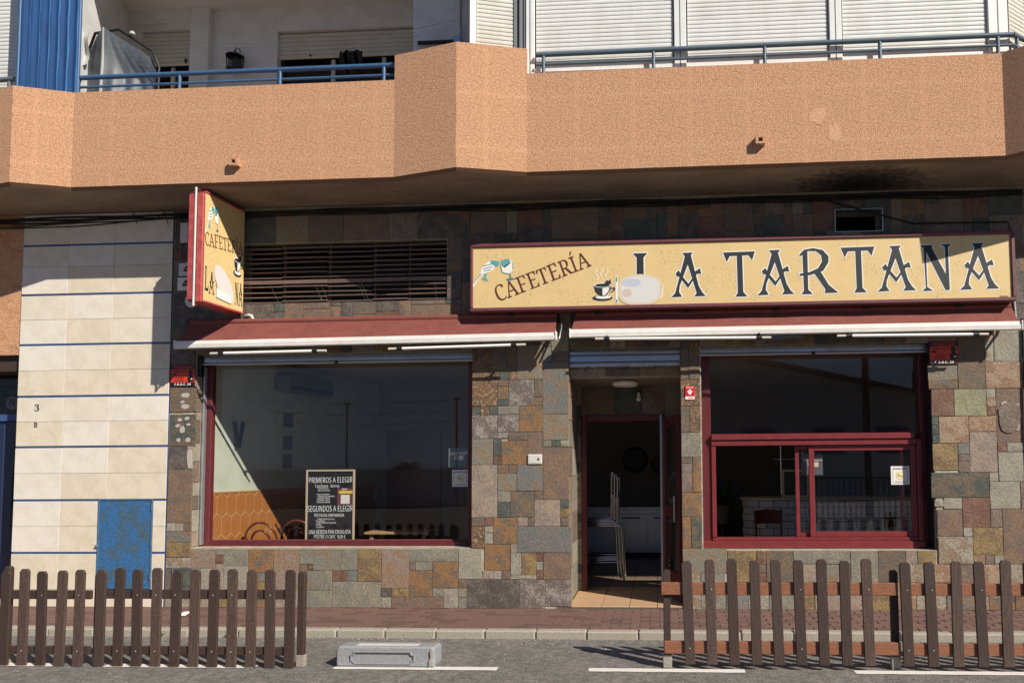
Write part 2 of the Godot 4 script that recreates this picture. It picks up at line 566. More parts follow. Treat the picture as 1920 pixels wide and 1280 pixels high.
# plaster of the soffit with the soot stain left by the kitchen vent; UV 0..1 over x -9.5..6
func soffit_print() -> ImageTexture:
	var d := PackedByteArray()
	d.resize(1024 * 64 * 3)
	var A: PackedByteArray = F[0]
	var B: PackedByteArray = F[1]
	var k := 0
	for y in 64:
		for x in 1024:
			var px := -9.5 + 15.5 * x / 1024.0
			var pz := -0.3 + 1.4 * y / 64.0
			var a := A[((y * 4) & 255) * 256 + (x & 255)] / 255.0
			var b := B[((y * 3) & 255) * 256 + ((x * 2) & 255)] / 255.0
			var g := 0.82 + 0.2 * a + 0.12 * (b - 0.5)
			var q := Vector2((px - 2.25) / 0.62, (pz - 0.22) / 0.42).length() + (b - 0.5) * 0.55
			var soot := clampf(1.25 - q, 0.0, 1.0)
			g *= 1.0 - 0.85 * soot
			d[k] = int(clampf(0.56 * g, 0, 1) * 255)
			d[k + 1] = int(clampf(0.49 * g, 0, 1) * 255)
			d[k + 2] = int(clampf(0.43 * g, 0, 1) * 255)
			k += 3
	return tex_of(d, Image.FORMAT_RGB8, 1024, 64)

# cloth of the balcony screen, light on its folds painted as pale stripes
func fold_light_print() -> ImageTexture:
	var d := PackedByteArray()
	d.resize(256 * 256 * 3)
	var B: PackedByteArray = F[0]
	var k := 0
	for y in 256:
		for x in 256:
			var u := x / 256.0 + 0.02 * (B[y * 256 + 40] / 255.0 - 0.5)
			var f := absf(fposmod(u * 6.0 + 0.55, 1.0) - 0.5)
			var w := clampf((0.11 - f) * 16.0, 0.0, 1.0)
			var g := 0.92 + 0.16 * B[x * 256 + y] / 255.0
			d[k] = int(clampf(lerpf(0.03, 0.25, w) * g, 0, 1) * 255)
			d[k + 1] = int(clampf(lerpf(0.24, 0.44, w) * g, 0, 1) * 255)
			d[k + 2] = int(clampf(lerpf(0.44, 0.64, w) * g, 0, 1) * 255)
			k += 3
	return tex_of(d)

func _ready() -> void:
	rng.seed = 20240
	# camera (photograph is a crop of a wider frame: the lens is shifted)
	var cam := Camera3D.new()
	cam.name = "camera"
	add_child(cam)
	cam.projection = Camera3D.PROJECTION_FRUSTUM
	cam.near = 0.05
	cam.far = 600.0
	cam.size = 0.05 * 1280.0 / 1400.0
	cam.frustum_offset = Vector2(-187.85, 152.16) * 0.05 / 1400.0
	cam.transform = Transform3D(Basis(Vector3(0.9980927, -0.007358, -0.0612927), Vector3(0.01095515, 0.9982238, 0.0585597), Vector3(0.0607529, -0.0591195, 0.9964005)).orthonormalized(), Vector3(0, 1.59, 8.48))
	cam.current = true
	# sky and air
	var env := Environment.new()
	env.background_mode = Environment.BG_SKY
	var sky := Sky.new()
	var sm := ProceduralSkyMaterial.new()
	sm.sky_top_color = Color(0.27, 0.38, 0.57)
	sm.sky_horizon_color = Color(0.55, 0.62, 0.70)
	sm.sky_curve = 0.16
	sm.ground_bottom_color = Color(0.30, 0.27, 0.24)
	sm.ground_horizon_color = Color(0.42, 0.42, 0.42)
	sm.sun_angle_max = 8.0
	sky.sky_material = sm
	env.sky = sky
	env.background_energy_multiplier = 0.85
	env.tonemap_mode = Environment.TONE_MAPPER_LINEAR
	env.tonemap_exposure = 1.19
	env.sdfgi_enabled = true
	env.ssao_enabled = true
	env.ssil_enabled = true
	var we := WorldEnvironment.new()
	we.name = "environment"
	we.environment = env
	add_child(we)
	# sun: high on the right, behind the camera
	var sun := DirectionalLight3D.new()
	sun.name = "sun"
	add_child(sun)
	sun.look_at_from_position(Vector3.ZERO, Vector3(-1.06, -1.0, -0.855))
	sun.light_energy = 1.6
	sun.light_color = Color(1.0, 0.97, 0.92)
	sun.light_angular_distance = 0.5
	sun.shadow_enabled = true

	make_materials()
	make_ground()
	building = thing("apartment_building", Vector3(0, 0, 0), "apartment building with salmon stucco balconies above a slate clad cafeteria front", "building")
	make_shop_wall()
	make_stones()
	make_glue_marks()
	make_marble()
	make_entrance()
	make_balcony()
	make_terrace()
	make_enclosure()
	make_windows()
	make_doorway()
	make_louvres()
	make_room()
	make_railings()
	make_shop_sign()
	make_blade_sign()
	make_awnings()
	make_fences()
	make_barrier()
	make_furniture()
	make_terrace_things()
	make_plates()
	make_street_behind()

# ---------------------------------------------------------------- ground
func make_ground() -> void:
	var g := MB.new()
	g.quad(Vector3(-300, -0.12, 300), Vector3(300, -0.12, 300), Vector3(300, -0.12, -300), Vector3(-300, -0.12, -300))
	structure("ground", g, M.asphalt)
	var r := MB.new()
	r.box(Vector3(-60, -0.118, 1.1), Vector3(60, -0.08, 9.2))
	structure("road", r, M.asphalt)
	var p := MB.new()
	p.box(Vector3(-12, -0.118, -0.2), Vector3(9, -0.016, 1.04))
	var pave := structure("pavement", p, M.joint_sand)
	# clay pavers, narrow in the picture: joined
	var pms := [MB.new(), MB.new()]
	var row := 0
	var pz := 0.004
	while pz < 0.99:
		var px := -10.0 + (0.1 if row & 1 else 0.0)
		while px < 7.0:
			var pm: MB = pms[1 if rng.randf() < 0.3 else 0]
			pm.uvo = Vector2(rng.randf(), rng.randf()) * 3.0
			var t := rng.randf_range(-0.002, 0.002)
			pm.box(Vector3(px + 0.004, -0.05, pz + 0.004), Vector3(px + 0.196, t, pz + 0.098), 0.003)
			px += 0.2
		pz += 0.102
		row += 1
	put("pavers", pms[0], M.paver, pave).set_meta("kind", "stuff")
	put("darker_pavers", pms[1], M.paver_dark, pave).set_meta("kind", "stuff")
	var k := part("kerb", self)
	k.set_meta("kind", "structure")
	var x := -10.2
	while x < 7.0:
		var w := 0.5 + rng.randf_range(-0.012, 0.012)
		var dz := rng.randf_range(-0.006, 0.006)
		put("kerb_stone", bx(x + 0.003, -0.3, 1.03, x + w - 0.003, rng.randf_range(-0.006, 0.004), 1.15 + dz, 0.014), M.granite, k)
		x += w
	# worn lane dashes
	for seg in [[-7.9, -5.2], [-4.75, -3.42], [-2.74, -1.35], [-0.59, 0.69], [1.57, 5.0]]:
		var d := MB.new()
		var n: int = int((seg[1] - seg[0]) / 0.12)
		for i in n:
			var xa: float = lerpf(seg[0], seg[1], float(i) / n)
			var xb: float = lerpf(seg[0], seg[1], float(i + 1) / n)
			var j0 := sin(i * 2.3) * 0.004
			var j1 := sin((i + 1) * 2.3) * 0.004
			d.quad(Vector3(xa, -0.0755, 2.29 + j0), Vector3(xb, -0.0755, 2.29 + j1), Vector3(xb, -0.0755, 2.19 - j1), Vector3(xa, -0.0755, 2.19 - j0))
		structure("lane_marking", d, M.lane_paint)
	var grit := MB.new()
	for i in 420:
		var gx := rng.randf_range(-8.0, 5.0)
		var gz := 1.165 + pow(rng.randf(), 2.5) * (0.25 if i < 300 else 1.5)
		var gr := rng.randf_range(0.003, 0.008)
		var o := Vector3(gx, -0.078, gz)
		grit.box(o - Vector3(gr, 0.002, gr * 0.8), o + Vector3(gr, gr, gr * 0.8), gr * 0.4)
	var go := put("gutter_grit", grit, M.granite)
	tag(go, "loose grit lying in the gutter along the kerb", "grit", "", "stuff")
	# weeds at the kerb
	var spots := [[-5.02, 1.165, 0.07], [-4.3, 1.165, 0.045], [1.32, 1.165, 0.04]]
	for i in spots.size():
		var s: Array = spots[i]
		var wd := MB.new()
		for q in 26:
			var a := rng.randf() * TAU
			var h: float = s[2] * rng.randf_range(0.5, 1.1)
			var dirv := Vector3(cos(a), 0, sin(a)) * h * rng.randf_range(0.4, 1.0)
			var o := Vector3(s[0] + rng.randf_range(-0.03, 0.03), -0.085, s[1] + rng.randf_range(-0.012, 0.02))
			var side := Vector3(-dirv.z, 0, dirv.x).normalized() * 0.008
			wd.quad(o, o + dirv * 0.5 + side + Vector3(0, h * 0.6, 0), o + dirv + Vector3(0, h, 0), o + dirv * 0.5 - side + Vector3(0, h * 0.6, 0))
		tag(put("weed", wd, M.leaf), ["green weed tuft at the kerb behind the left fence", "small weed tuft at the kerb left of the barrier", "tiny weed tuft at the kerb behind the right fence"][i], "weed")

# ---------------------------------------------------------------- shop front wall
const HOLES := [[-5.47, 0.68, -2.13, 2.96], [-1.02, -0.2, 0.27, 2.96], [0.50, 0.65, 3.06, 2.96], [-4.95, 3.54, -2.44, 4.27], [2.03, 4.22, 2.57, 4.49]]

func in_hole(x: float, y: float) -> bool:
	for h in HOLES:
		if x > h[0] and x < h[2] and y > h[1] and y < h[3]:
			return true
	return false

func make_shop_wall() -> void:
	var xs := [-5.77, 4.12]
	var ys := [-0.1, 4.78]
	for h in HOLES:
		xs.append_array([h[0], h[2]])
		ys.append_array([h[1] if h[1] > -0.1 else -0.1, h[3]])
	xs.sort()
	ys.sort()
	var w := MB.new()
	var b := MB.new()
	for i in xs.size() - 1:
		for j in ys.size() - 1:
			var x0: float = xs[i]
			var x1: float = xs[i + 1]
			var y0: float = ys[j]
			var y1: float = ys[j + 1]
			if x1 - x0 < 0.001 or y1 - y0 < 0.001 or in_hole((x0 + x1) / 2, (y0 + y1) / 2):
				continue
			w.quad(Vector3(x0, y0, 0), Vector3(x1, y0, 0), Vector3(x1, y1, 0), Vector3(x0, y1, 0))
			b.quad(Vector3(x1, y0, -0.28), Vector3(x0, y0, -0.28), Vector3(x0, y1, -0.28), Vector3(x1, y1, -0.28))
	for h in HOLES:
		var y0: float = maxf(h[1], -0.1)
		w.quad(Vector3(h[0], y0, 0), Vector3(h[0], y0, -0.28), Vector3(h[0], h[3], -0.28), Vector3(h[0], h[3], 0))
		w.quad(Vector3(h[2], y0, -0.28), Vector3(h[2], y0, 0), Vector3(h[2], h[3], 0), Vector3(h[2], h[3], -0.28))
		w.quad(Vector3(h[0], y0, 0), Vector3(h[2], y0, 0), Vector3(h[2], y0, -0.28), Vector3(h[0], y0, -0.28))
		w.quad(Vector3(h[0], h[3], -0.28), Vector3(h[2], h[3], -0.28), Vector3(h[2], h[3], 0), Vector3(h[0], h[3], 0))
	var wall := put("slate_wall", w, M.mortar, building)
	put("inner_face", b, M.cream_plaster, wall)

const CELL := 0.025
const GX := -5.76
var taken := PackedByteArray()
var lots := []
const NX := 395
const NY := 187

func _s(gx: int, gy: int, w: int, h: int, kind: String) -> void:
	lots.append([gx, gy, w, h, kind])
	for j in range(maxi(gy, 0), mini(gy + h, NY)):
		for i in range(maxi(gx, 0), mini(gx + w, NX)):
			taken[j * NX + i] = 1

func stone_mesh(w: float, h: float, proud: float) -> MB:
	var mb := MB.new()
	mb.uvo = Vector2(rng.randf() * 7.0, rng.randf() * 7.0)
	mb.swap = rng.randf() < 0.5
	var g := 0.0024
	var x := w / 2 - g
	var y := h / 2 - g
	var jt := minf(0.004, minf(w, h) * 0.025)
	var out := []
	for q in [[-1, -1], [0, -1], [1, -1], [1, 0], [1, 1], [0, 1], [-1, 1], [-1, 0]]:
		out.append(Vector3(q[0] * x + rng.randf_range(-jt, jt * 0.3), q[1] * y + rng.randf_range(-jt, jt * 0.3), 0))
	var tx := rng.randf_range(-0.006, 0.006)
	var ty := rng.randf_range(-0.006, 0.006)
	var fr := []
	for p in out:
		var q: Vector3 = p * (1.0 - 0.0075 / maxf(w, h) * 2.0)
		var k := rng.randf_range(-0.002, 0.002)
		q = Vector3(p.x - signf(p.x) * 0.0022, p.y - signf(p.y) * 0.0022, proud + tx * p.x + ty * p.y + k)
		fr.append(q)
	var ctr := Vector3(rng.randf_range(-0.2, 0.2) * w, rng.randf_range(-0.2, 0.2) * h, proud + rng.randf_range(-0.0015, 0.0045))
	var o := Vector3(0, 0, -0.05)
	for i in 8:
		var j := (i + 1) % 8
		mb.ctri(ctr, fr[i], fr[j], o)
		mb.cquad(fr[i], fr[j], out[j] + Vector3(0, 0, proud - 0.003), out[i] + Vector3(0, 0, proud - 0.003), o)
		mb.cquad(out[i], out[j], out[j] + Vector3(0, 0, proud - 0.003), out[i] + Vector3(0, 0, proud - 0.003), o)
	return mb

func make_stones() -> void:
	taken.resize(NX * NY)
	for j in NY:
		for i in NX:
			if in_hole(GX + (i + 0.5) * CELL, (j + 0.5) * CELL):
				taken[j * NX + i] = 1
	pinned_stones()
	# widen each stone into the narrow gaps round it
	for pass_no in 3:
		for q in lots:
			for side in 4:
				var free := true
				var cells := []
				var n: int = q[3] if side < 2 else q[2]
				for e in n:
					var i: int = [q[0] - 1, q[0] + q[2], q[0] + e, q[0] + e][side]
					var j: int = [q[1] + e, q[1] + e, q[1] - 1, q[1] + q[3]][side]
					if i < 0 or j < 0 or i >= NX or j >= NY or taken[j * NX + i]:
						free = false
						break
					cells.append(j * NX + i)
				if free:
					for k in cells:
						taken[k] = 1
					if side == 0:
						q[0] -= 1
					if side == 2:
						q[1] -= 1
					if side < 2:
						q[2] += 1
					else:
						q[3] += 1
	var kinds := "ggggddbtttmmuuooccrrpnvk"
	var high_shade_kinds := "ddkkktttmmrgdkmo"  # darker slate up high, painting in the deep shade under the balcony
	for j in NY:
		for i in NX:
			if taken[j * NX + i]:
				continue
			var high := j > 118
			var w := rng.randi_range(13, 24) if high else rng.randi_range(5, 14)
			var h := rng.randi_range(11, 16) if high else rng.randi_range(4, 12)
			if rng.randf() < 0.12:
				w = rng.randi_range(4, 6)
				h = rng.randi_range(4, 6)
			var ww := 0
			while ww < w and i + ww < NX and not taken[j * NX + i + ww]:
				ww += 1
			# do not leave slivers
			var run := ww
			while i + run < NX and not taken[j * NX + i + run] and run < w + 4:
				run += 1
			if run - ww < 4 and run > ww:
				ww = run
			var hh := 1
			while hh < h and j + hh < NY:
				var free := true
				for q in ww:
					if taken[(j + hh) * NX + i + q]:
						free = false
						break
				if not free:
					break
				hh += 1
			if NY - (j + hh) < 4:
				hh = NY - j
			if ww * hh < 3 or mini(ww, hh) < 2:
				taken[j * NX + i] = 1
				continue
			var lot: String = high_shade_kinds[rng.randi() % high_shade_kinds.length()] if high else kinds[rng.randi() % kinds.length()]
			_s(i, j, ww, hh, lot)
	var wall := building.get_node("slate_wall")
	var order := lots.duplicate()
	order.sort_custom(func(a, b): return a[2] * a[3] > b[2] * b[3])
	var rest := {}
	for k in order.size():
		var q: Array = order[k]
		var w: float = q[2] * CELL
		var h: float = q[3] * CELL
		var at := Vector3(GX + q[0] * CELL + w / 2, q[1] * CELL + h / 2, 0.0)
		var mb := stone_mesh(w, h, rng.randf_range(0.007, 0.015))
		if k < 300:
			var o := put("slate_stone", mb, M["slate_%s%d" % [q[4], rng.randi() % 2]], wall, true)
			o.position = at
		else:
			if not rest.has(q[4]):
				rest[q[4]] = MB.new()
			var rm: MB = rest[q[4]]
			for p in mb.v.size():
				rm.v.append(mb.v[p] + at)
			rm.n.append_array(mb.n)
			rm.uv.append_array(mb.uv)
	if not rest.is_empty():
		var am := ArrayMesh.new()
		for kind in rest:
			var rm: MB = rest[kind]
			var a := []
			a.resize(Mesh.ARRAY_MAX)
			a[Mesh.ARRAY_VERTEX] = rm.v
			a[Mesh.ARRAY_NORMAL] = rm.n
			a[Mesh.ARRAY_TEX_UV] = rm.uv
			am.add_surface_from_arrays(Mesh.PRIMITIVE_TRIANGLES, a)
			am.surface_set_material(am.get_surface_count() - 1, M["slate_%s0" % kind])
		var o := MeshInstance3D.new()
		o.name = "small_stones"
		o.mesh = am
		o.set_meta("kind", "stuff")
		wall.add_child(o, true)
	# thin stones that line the left reveal of the big window
	var y := 0.69
	while y < 2.8:
		var h := rng.randf_range(0.09, 0.3)
		put("reveal_stone", bx(-5.475, y + 0.003, -0.12, -5.458, y + h - 0.003, -0.006, 0.003), M["slate_%s0" % "tmupr"[rng.randi() % 5]], wall)
		y += h

# blots of old glue where signs were taken down
var blot := 0

func _mark(x: float, y: float, rx: float, ry: float, m: Material, wall: Node) -> void:
	var poly := PackedVector2Array()
	for i in 14:
		var a := TAU * i / 14.0
		var k := rng.randf_range(0.82, 1.12)
		poly.append(Vector2(x + cos(a) * rx * k, y + sin(a) * ry * k))
	var mb := MB.new()
	mb.prism(poly, 0.004, 0.0135 + blot * 0.0003, 0.0, false)
	blot = (blot + 1) % 12
	put("glue_blot", mb, m, wall)

func make_glue_marks() -> void:
	var wall := building.get_node("slate_wall")
	_mark(-5.574, 2.473, 0.058, 0.029, M.lichen, wall)
	_mark(-5.604, 2.395, 0.029, 0.016, M.lichen, wall)
	_mark(-5.571, 2.338, 0.054, 0.033, M.lichen, wall)
	_mark(-5.635, 2.181, 0.027, 0.023, M.lichen, wall)
	_mark(-5.546, 2.196, 0.031, 0.023, M.lichen, wall)
	_mark(-5.659, 2.112, 0.031, 0.021, M.lichen, wall)
	_mark(-5.529, 2.125, 0.027, 0.017, M.lichen, wall)
	_mark(-5.599, 2.065, 0.031, 0.043, M.lichen, wall)
	_mark(-5.643, 1.945, 0.025, 0.025, M.lichen, wall)
	_mark(-5.528, 1.944, 0.029, 0.027, M.lichen, wall)
	_mark(-5.502, 1.732, 0.035, 0.116, M.lichen, wall)
	_mark(3.875, 2.115, 0.125, 0.185, M.slate_m0, wall)
	_mark(3.838, 2.243, 0.046, 0.037, M.lichen, wall)
	_mark(3.838, 2.239, 0.033, 0.024, M.slate_m0, wall)
	_mark(3.946, 2.247, 0.037, 0.017, M.print_grey, wall)
	_mark(3.805, 2.164, 0.020, 0.022, M.lichen, wall)
	_mark(3.815, 2.111, 0.017, 0.017, M.lichen, wall)
	_mark(3.938, 2.162, 0.039, 0.024, M.lichen, wall)
	_mark(3.829, 2.000, 0.044, 0.039, M.lichen, wall)
	_mark(3.829, 2.000, 0.028, 0.024, M.slate_m0, wall)
	_mark(3.952, 1.998, 0.035, 0.039, M.lichen, wall)
	_mark(3.952, 1.998, 0.022, 0.024, M.slate_m0, wall)
	_mark(3.894, 2.094, 0.048, 0.017, M.lichen, wall)

# ---------------------------------------------------------------- marble entrance panel
func make_marble() -> void:
	var w := MB.new()
	w.box(Vector3(-7.66, -0.1, -0.28), Vector3(-5.772, 4.78, 0.012))
	var wall := put("marble_wall", w, M.blue_strip, building)
	var ys := [0.0, 0.2, 0.614, 0.935, 1.232, 1.56, 1.863, 2.177, 2.467, 2.79, 3.09, 3.405, 3.697, 4.05, 4.303, 4.69]
	var grooves := [2, 4, 6, 8, 10, 12, 14]
	var mats := [M.marble, M.marble_pale, M.marble_warm]
	for i in ys.size() - 1:
		var y0: float = ys[i] + (0.024 if i in grooves else 0.0015)
		var y1: float = ys[i + 1] - 0.0015
		var cols := [[-7.66, -7.075], [-7.075, -6.5], [-6.5, -5.774]]
		if i >= 1 and i <= 3:
			cols = [[-7.66, -7.075], [-7.075, -6.598], [-5.928, -5.774]]
		for cx in cols:
			var mb := bx(cx[0] + 0.0015, y0, 0.0, cx[1] - 0.0015, y1, 0.02 + rng.randf_range(-0.0015, 0.0015), 0.002)
			put("marble_slab", mb, M.marble_warm if i < 2 else mats[rng.randi() % 3], wall)
	var d := put("utility_door", bx(-6.592, 0.215, 0.004, -5.932, 1.25, 0.022, 0.004), M.blue_door, building)
	for r in [[-6.597, 0.21, -6.58, 1.254], [-5.944, 0.21, -5.927, 1.254], [-6.58, 0.21, -5.944, 0.226], [-6.58, 1.238, -5.944, 1.254]]:
		put("rim", bx(r[0], r[1], 0.02, r[2], r[3], 0.03, 0.003), M.blue_door, d)
	for yy in [1.12, 0.7, 0.32]:
		var hg := MB.new()
		hg.tube([Vector3(-5.94, yy, 0.026), Vector3(-5.94, yy + 0.07, 0.026)], 0.011, 8)
		put("hinge", hg, M.blue_rail, d)
	put("padlock", bx(-6.615, 0.69, 0.022, -6.575, 0.72, 0.045, 0.006), M.steel, d)
	# conduit box left of the wall: brass house number and letter
	var num := thing("house_number", Vector3(-7.405, 2.34, 0.021), "small black house number 3 on the pale marble panel", "house number")
	txt("3", 0.085, "Droid Serif", 700, M.ink, num, Vector3(-7.405, 2.345, 0.0225), 1.0, 0.0, "numeral")
	var let := thing("house_letter", Vector3(-7.40, 2.14, 0.021), "small black letter B below the house number on marble", "house letter")
	txt("B", 0.06, "Droid Serif", 700, M.ink, let, Vector3(-7.415, 2.14, 0.0225), 0.9, 0.0, "letter")

func make_entrance() -> void:
	# stucco above the street door, dark recess with a navy door
	var e := part("entrance", building)
	put("stucco_panel", bx(-9.6, 2.99, -0.28, -7.663, 4.74, 0.0), M.stucco_dirty, e)
	put("lintel_board", bx(-9.6, 2.8, -0.27, -7.663, 2.988, -0.06), M.dark_wood, e)
	put("side_wall", bx(-9.75, -0.1, -0.28, -9.2, 2.798, 0.0), M.marble, e)
	put("door_frame", bx(-9.2, 2.22, -0.46, -7.663, 2.30, -0.36), M.blue_strip, e)
	put("transom", bx(-9.2, 2.302, -0.42, -7.663, 2.798, -0.40), M.pane_tint, e)
	put("back_board", bx(-9.2, 2.302, -0.62, -7.663, 2.798, -0.6), M.sticker_grey, e)
	for k in 3:
		var x0 := -9.2 + k * 0.512
		put("door_leaf", bx(x0 + 0.004, 0.0, -0.44, x0 + 0.508, 2.218, -0.39, 0.006), M.navy, e)
		put("door_glass", bx(x0 + 0.12, 0.7, -0.389, x0 + 0.39, 2.05, -0.384), M.pane_tint, e)
	put("step", bx(-9.2, -0.1, -0.6, -7.663, 0.03, 0.0), M.marble_warm, e)
	put("recess_wall", bx(-9.3, -0.1, -0.75, -7.5, 2.99, -0.63), M.room_dark, e)
	var ov := MB.new()
	ov.xf = Transform3D(Basis(Vector3.RIGHT, PI / 2).scaled(Vector3(1, 1, 1)), Vector3(-8.1, 2.45, -0.398))
	ov.lathe([Vector2(0.0, 0.006), Vector2(0.085, 0.006), Vector2(0.09, 0.0)], Vector3.ZERO, 24)
	var os := put("oval_plate", ov, M.sticker_grey, e)
	txt("N", 0.09, "Droid Serif", 400, M.ink, os, Vector3(-8.1, 2.45, -0.389), 1.0)

# ---------------------------------------------------------------- balcony
const EDGE := [Vector2(-9.6, 0.75), Vector2(-7.75, 0.75), Vector2(-7.02, 0.94), Vector2(-6.48, 0.74), Vector2(-2.82, 0.74), Vector2(-2.08, 0.95), Vector2(-1.36, 0.76), Vector2(3.585, 0.79), Vector2(3.92, 1.04), Vector2(4.95, 0.74), Vector2(6.2, 0.78)]

func edge_offset(d: float) -> Array:
	var r := []
	for i in EDGE.size():
		var a: Vector2 = (EDGE[i] - EDGE[maxi(i - 1, 0)])
		var b: Vector2 = (EDGE[mini(i + 1, EDGE.size() - 1)] - EDGE[i])
		if i == 0:
			a = b
		if i == EDGE.size() - 1:
			b = a
		var t := (a.normalized() + b.normalized()).normalized()
		var nn := Vector2(-t.y, t.x)
		r.append(EDGE[i] + nn * d / maxf(nn.dot(Vector2(-a.normalized().y, a.normalized().x)), 0.5))
	return r

func balcony_ring(y0: float, y1: float, step: float, called: String, m: Material) -> void:
	var inn := edge_offset(-0.14)
	var lip := edge_offset(-0.03)
	var mb := MB.new()
	var sb := MB.new()
	for i in EDGE.size() - 1:
		var a: Vector2 = EDGE[i]
		var b: Vector2 = EDGE[i + 1]
		var top := y1 + (step if i == 4 or i == 5 else 0.0)
		mb.uvo = Vector2(i * 0.37, i * 0.21)
		var len := a.distance_to(b)
		# outer face in strips so that the uv runs along the face
		var u0 := mb.uvo.x
		var A := Vector3(a.x, y0 + 0.035, a.y)
		var B := Vector3(b.x, y0 + 0.035, b.y)
		var A1 := Vector3(a.x, top, a.y)
		var B1 := Vector3(b.x, top, b.y)
		var nn := (B - A).cross(Vector3.UP).normalized()
		for t in [[A, 0.0, 0.0], [B1, len, top - y0], [B, len, 0.0], [A, 0.0, 0.0], [A1, 0.0, top - y0], [B1, len, top - y0]]:
			mb.pu(t[0], nn, Vector2(u0 + t[1], -t[2]))
		var ia := Vector3(inn[i].x, 0, inn[i].y)
		var ib := Vector3(inn[i + 1].x, 0, inn[i + 1].y)
		mb.quad(A1, B1, ib + Vector3(0, top, 0), ia + Vector3(0, top, 0))
		mb.quad(ib + Vector3(0, y0, 0), ia + Vector3(0, y0, 0), ia + Vector3(0, top, 0), ib + Vector3(0, top, 0))
		# rounded drip edge below, its shade painted in as darker brown
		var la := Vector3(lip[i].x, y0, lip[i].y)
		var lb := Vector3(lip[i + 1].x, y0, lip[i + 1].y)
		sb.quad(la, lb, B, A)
		if step > 0.0 and (i == 4 or i == 5):
			var e := a if i == 4 else b
			var f: Vector2 = inn[i] if i == 4 else inn[i + 1]
			var q := [Vector3(e.x, y1, e.y), Vector3(f.x, y1, f.y), Vector3(f.x, top, f.y), Vector3(e.x, top, e.y)]
			mb.cquad(q[0], q[1], q[2], q[3], Vector3(-2.1, y1, 0.8))
	var o := put(called, mb, m, building)
	put("drip_edge", sb, M.edge_shade, o)

func make_balcony() -> void:
	balcony_ring(4.70, 5.815, 0.275, "balcony_parapet", M.stucco)
	balcony_ring(7.70, 8.85, 0.0, "upper_parapet", M.stucco)
	for lev in [[4.70, 4.88], [7.70, 7.9]]:
		var poly := PackedVector2Array()
		for p in edge_offset(-0.03):
			poly.append(p)
		poly.append(Vector2(6.2, -1.1))
		poly.append(Vector2(-9.6, -1.1))
		var ids := Geometry2D.triangulate_polygon(poly)
		var sl := MB.new()
		var tp := MB.new()
		for i in range(0, ids.size(), 3):
			var q := []
			for k in 3:
				q.append(poly[ids[i + k]])
			if (q[1] - q[0]).cross(q[2] - q[0]) > 0.0:
				q.reverse()
			for k in [0, 1, 2]:
				var p: Vector2 = q[k]
				sl.pu(Vector3(p.x, lev[0], p.y), Vector3.DOWN, Vector2((p.x + 9.5) / 15.5, (p.y + 0.3) / 1.4))
			for k in [0, 2, 1]:
				var p: Vector2 = q[k]
				tp.pt(Vector3(p.x, lev[1], p.y), Vector3.UP)
		put("soffit" if lev[0] < 5.0 else "terrace_ceiling", sl, M.soffit if lev[0] < 5.0 else M.white_wall, building)
		put("terrace_floor" if lev[0] < 5.0 else "upper_floor", tp, M.tile_beige, building)
	# drain spouts
	for sp in [[-4.58, 4.94, 0.74], [1.10, 4.97, 0.775]]:
		var mb := MB.new()
		var x: float = sp[0]
		var y: float = sp[1]
		var z: float = sp[2]
		for b in [[-0.05, -0.045, 0.05, -0.02], [-0.05, 0.02, 0.05, 0.045], [-0.05, -0.02, -0.022, 0.02], [0.022, -0.02, 0.05, 0.02]]:
			mb.box(Vector3(x + b[0], y + b[1], z - 0.02), Vector3(x + b[2], y + b[3], z + 0.07))
		var s := put("drain_spout", mb, M.stucco, building)
		put("spout_bore", bx(x - 0.022, y - 0.02, z - 0.01, x + 0.022, y + 0.02, z + 0.03), M.black, s)
	for q in [[1.697, 5.232, 0.11, 0.09], [1.873, 5.038, 0.07, 0.11]]:
		var pp := PackedVector2Array()
		for i in 16:
			var a := TAU * i / 16.0
			var k := rng.randf_range(0.7, 1.15)
			pp.append(Vector2(q[0] + cos(a) * q[2] * k, q[1] + sin(a) * q[3] * k))
		var zf: float = 0.74 if q[0] < -3.0 else lerpf(0.76, 0.79, (q[0] + 1.36) / 4.945)
		var pm := MB.new()
		pm.prism(pp, zf - 0.004, zf + 0.002, 0.0, false)
		put("plaster_patch", pm, M.stucco_patch, building.get_node("balcony_parapet"))
	# body of the building behind
	put("upper_storeys", bx(-9.75, 7.9, -7.2, 6.2, 11.0, -0.9), M.stucco, building)
	put("left_flank", bx(-9.75, -0.1, -7.2, -9.6, 7.9, 0.3), M.stucco, building)
	put("right_flank", bx(6.05, -0.1, -7.2, 6.2, 7.9, -0.28), M.stucco, building)
	put("rear_wall", bx(-9.6, -0.1, -7.2, 6.05, 7.9, -7.05), M.stucco, building)
	put("neighbour_front", bx(4.45, -0.1, -0.28, 6.2, 4.7, 0.0), M.stucco, building)
	# grey split-stone strip at the right end of the shop front
	var strip := put("brick_strip", bx(4.12, -0.1, -0.28, 4.45, 4.7, -0.012), M.mortar, building)
	var y := 0.0
	while y < 4.65:
		var h := rng.randf_range(0.05, 0.09)
		var xm := 4.12 + rng.randf_range(0.12, 0.22)
		put("strip_brick", bx(4.122, y + 0.003, -0.02, xm - 0.003, y + h - 0.003, rng.randf_range(0.0, 0.02), 0.004), M.grey_brick, strip)
		put("strip_brick", bx(xm, y + 0.003, -0.02, 4.448, y + h - 0.003, rng.randf_range(0.0, 0.02), 0.004), M.grey_brick, strip)
		y += h

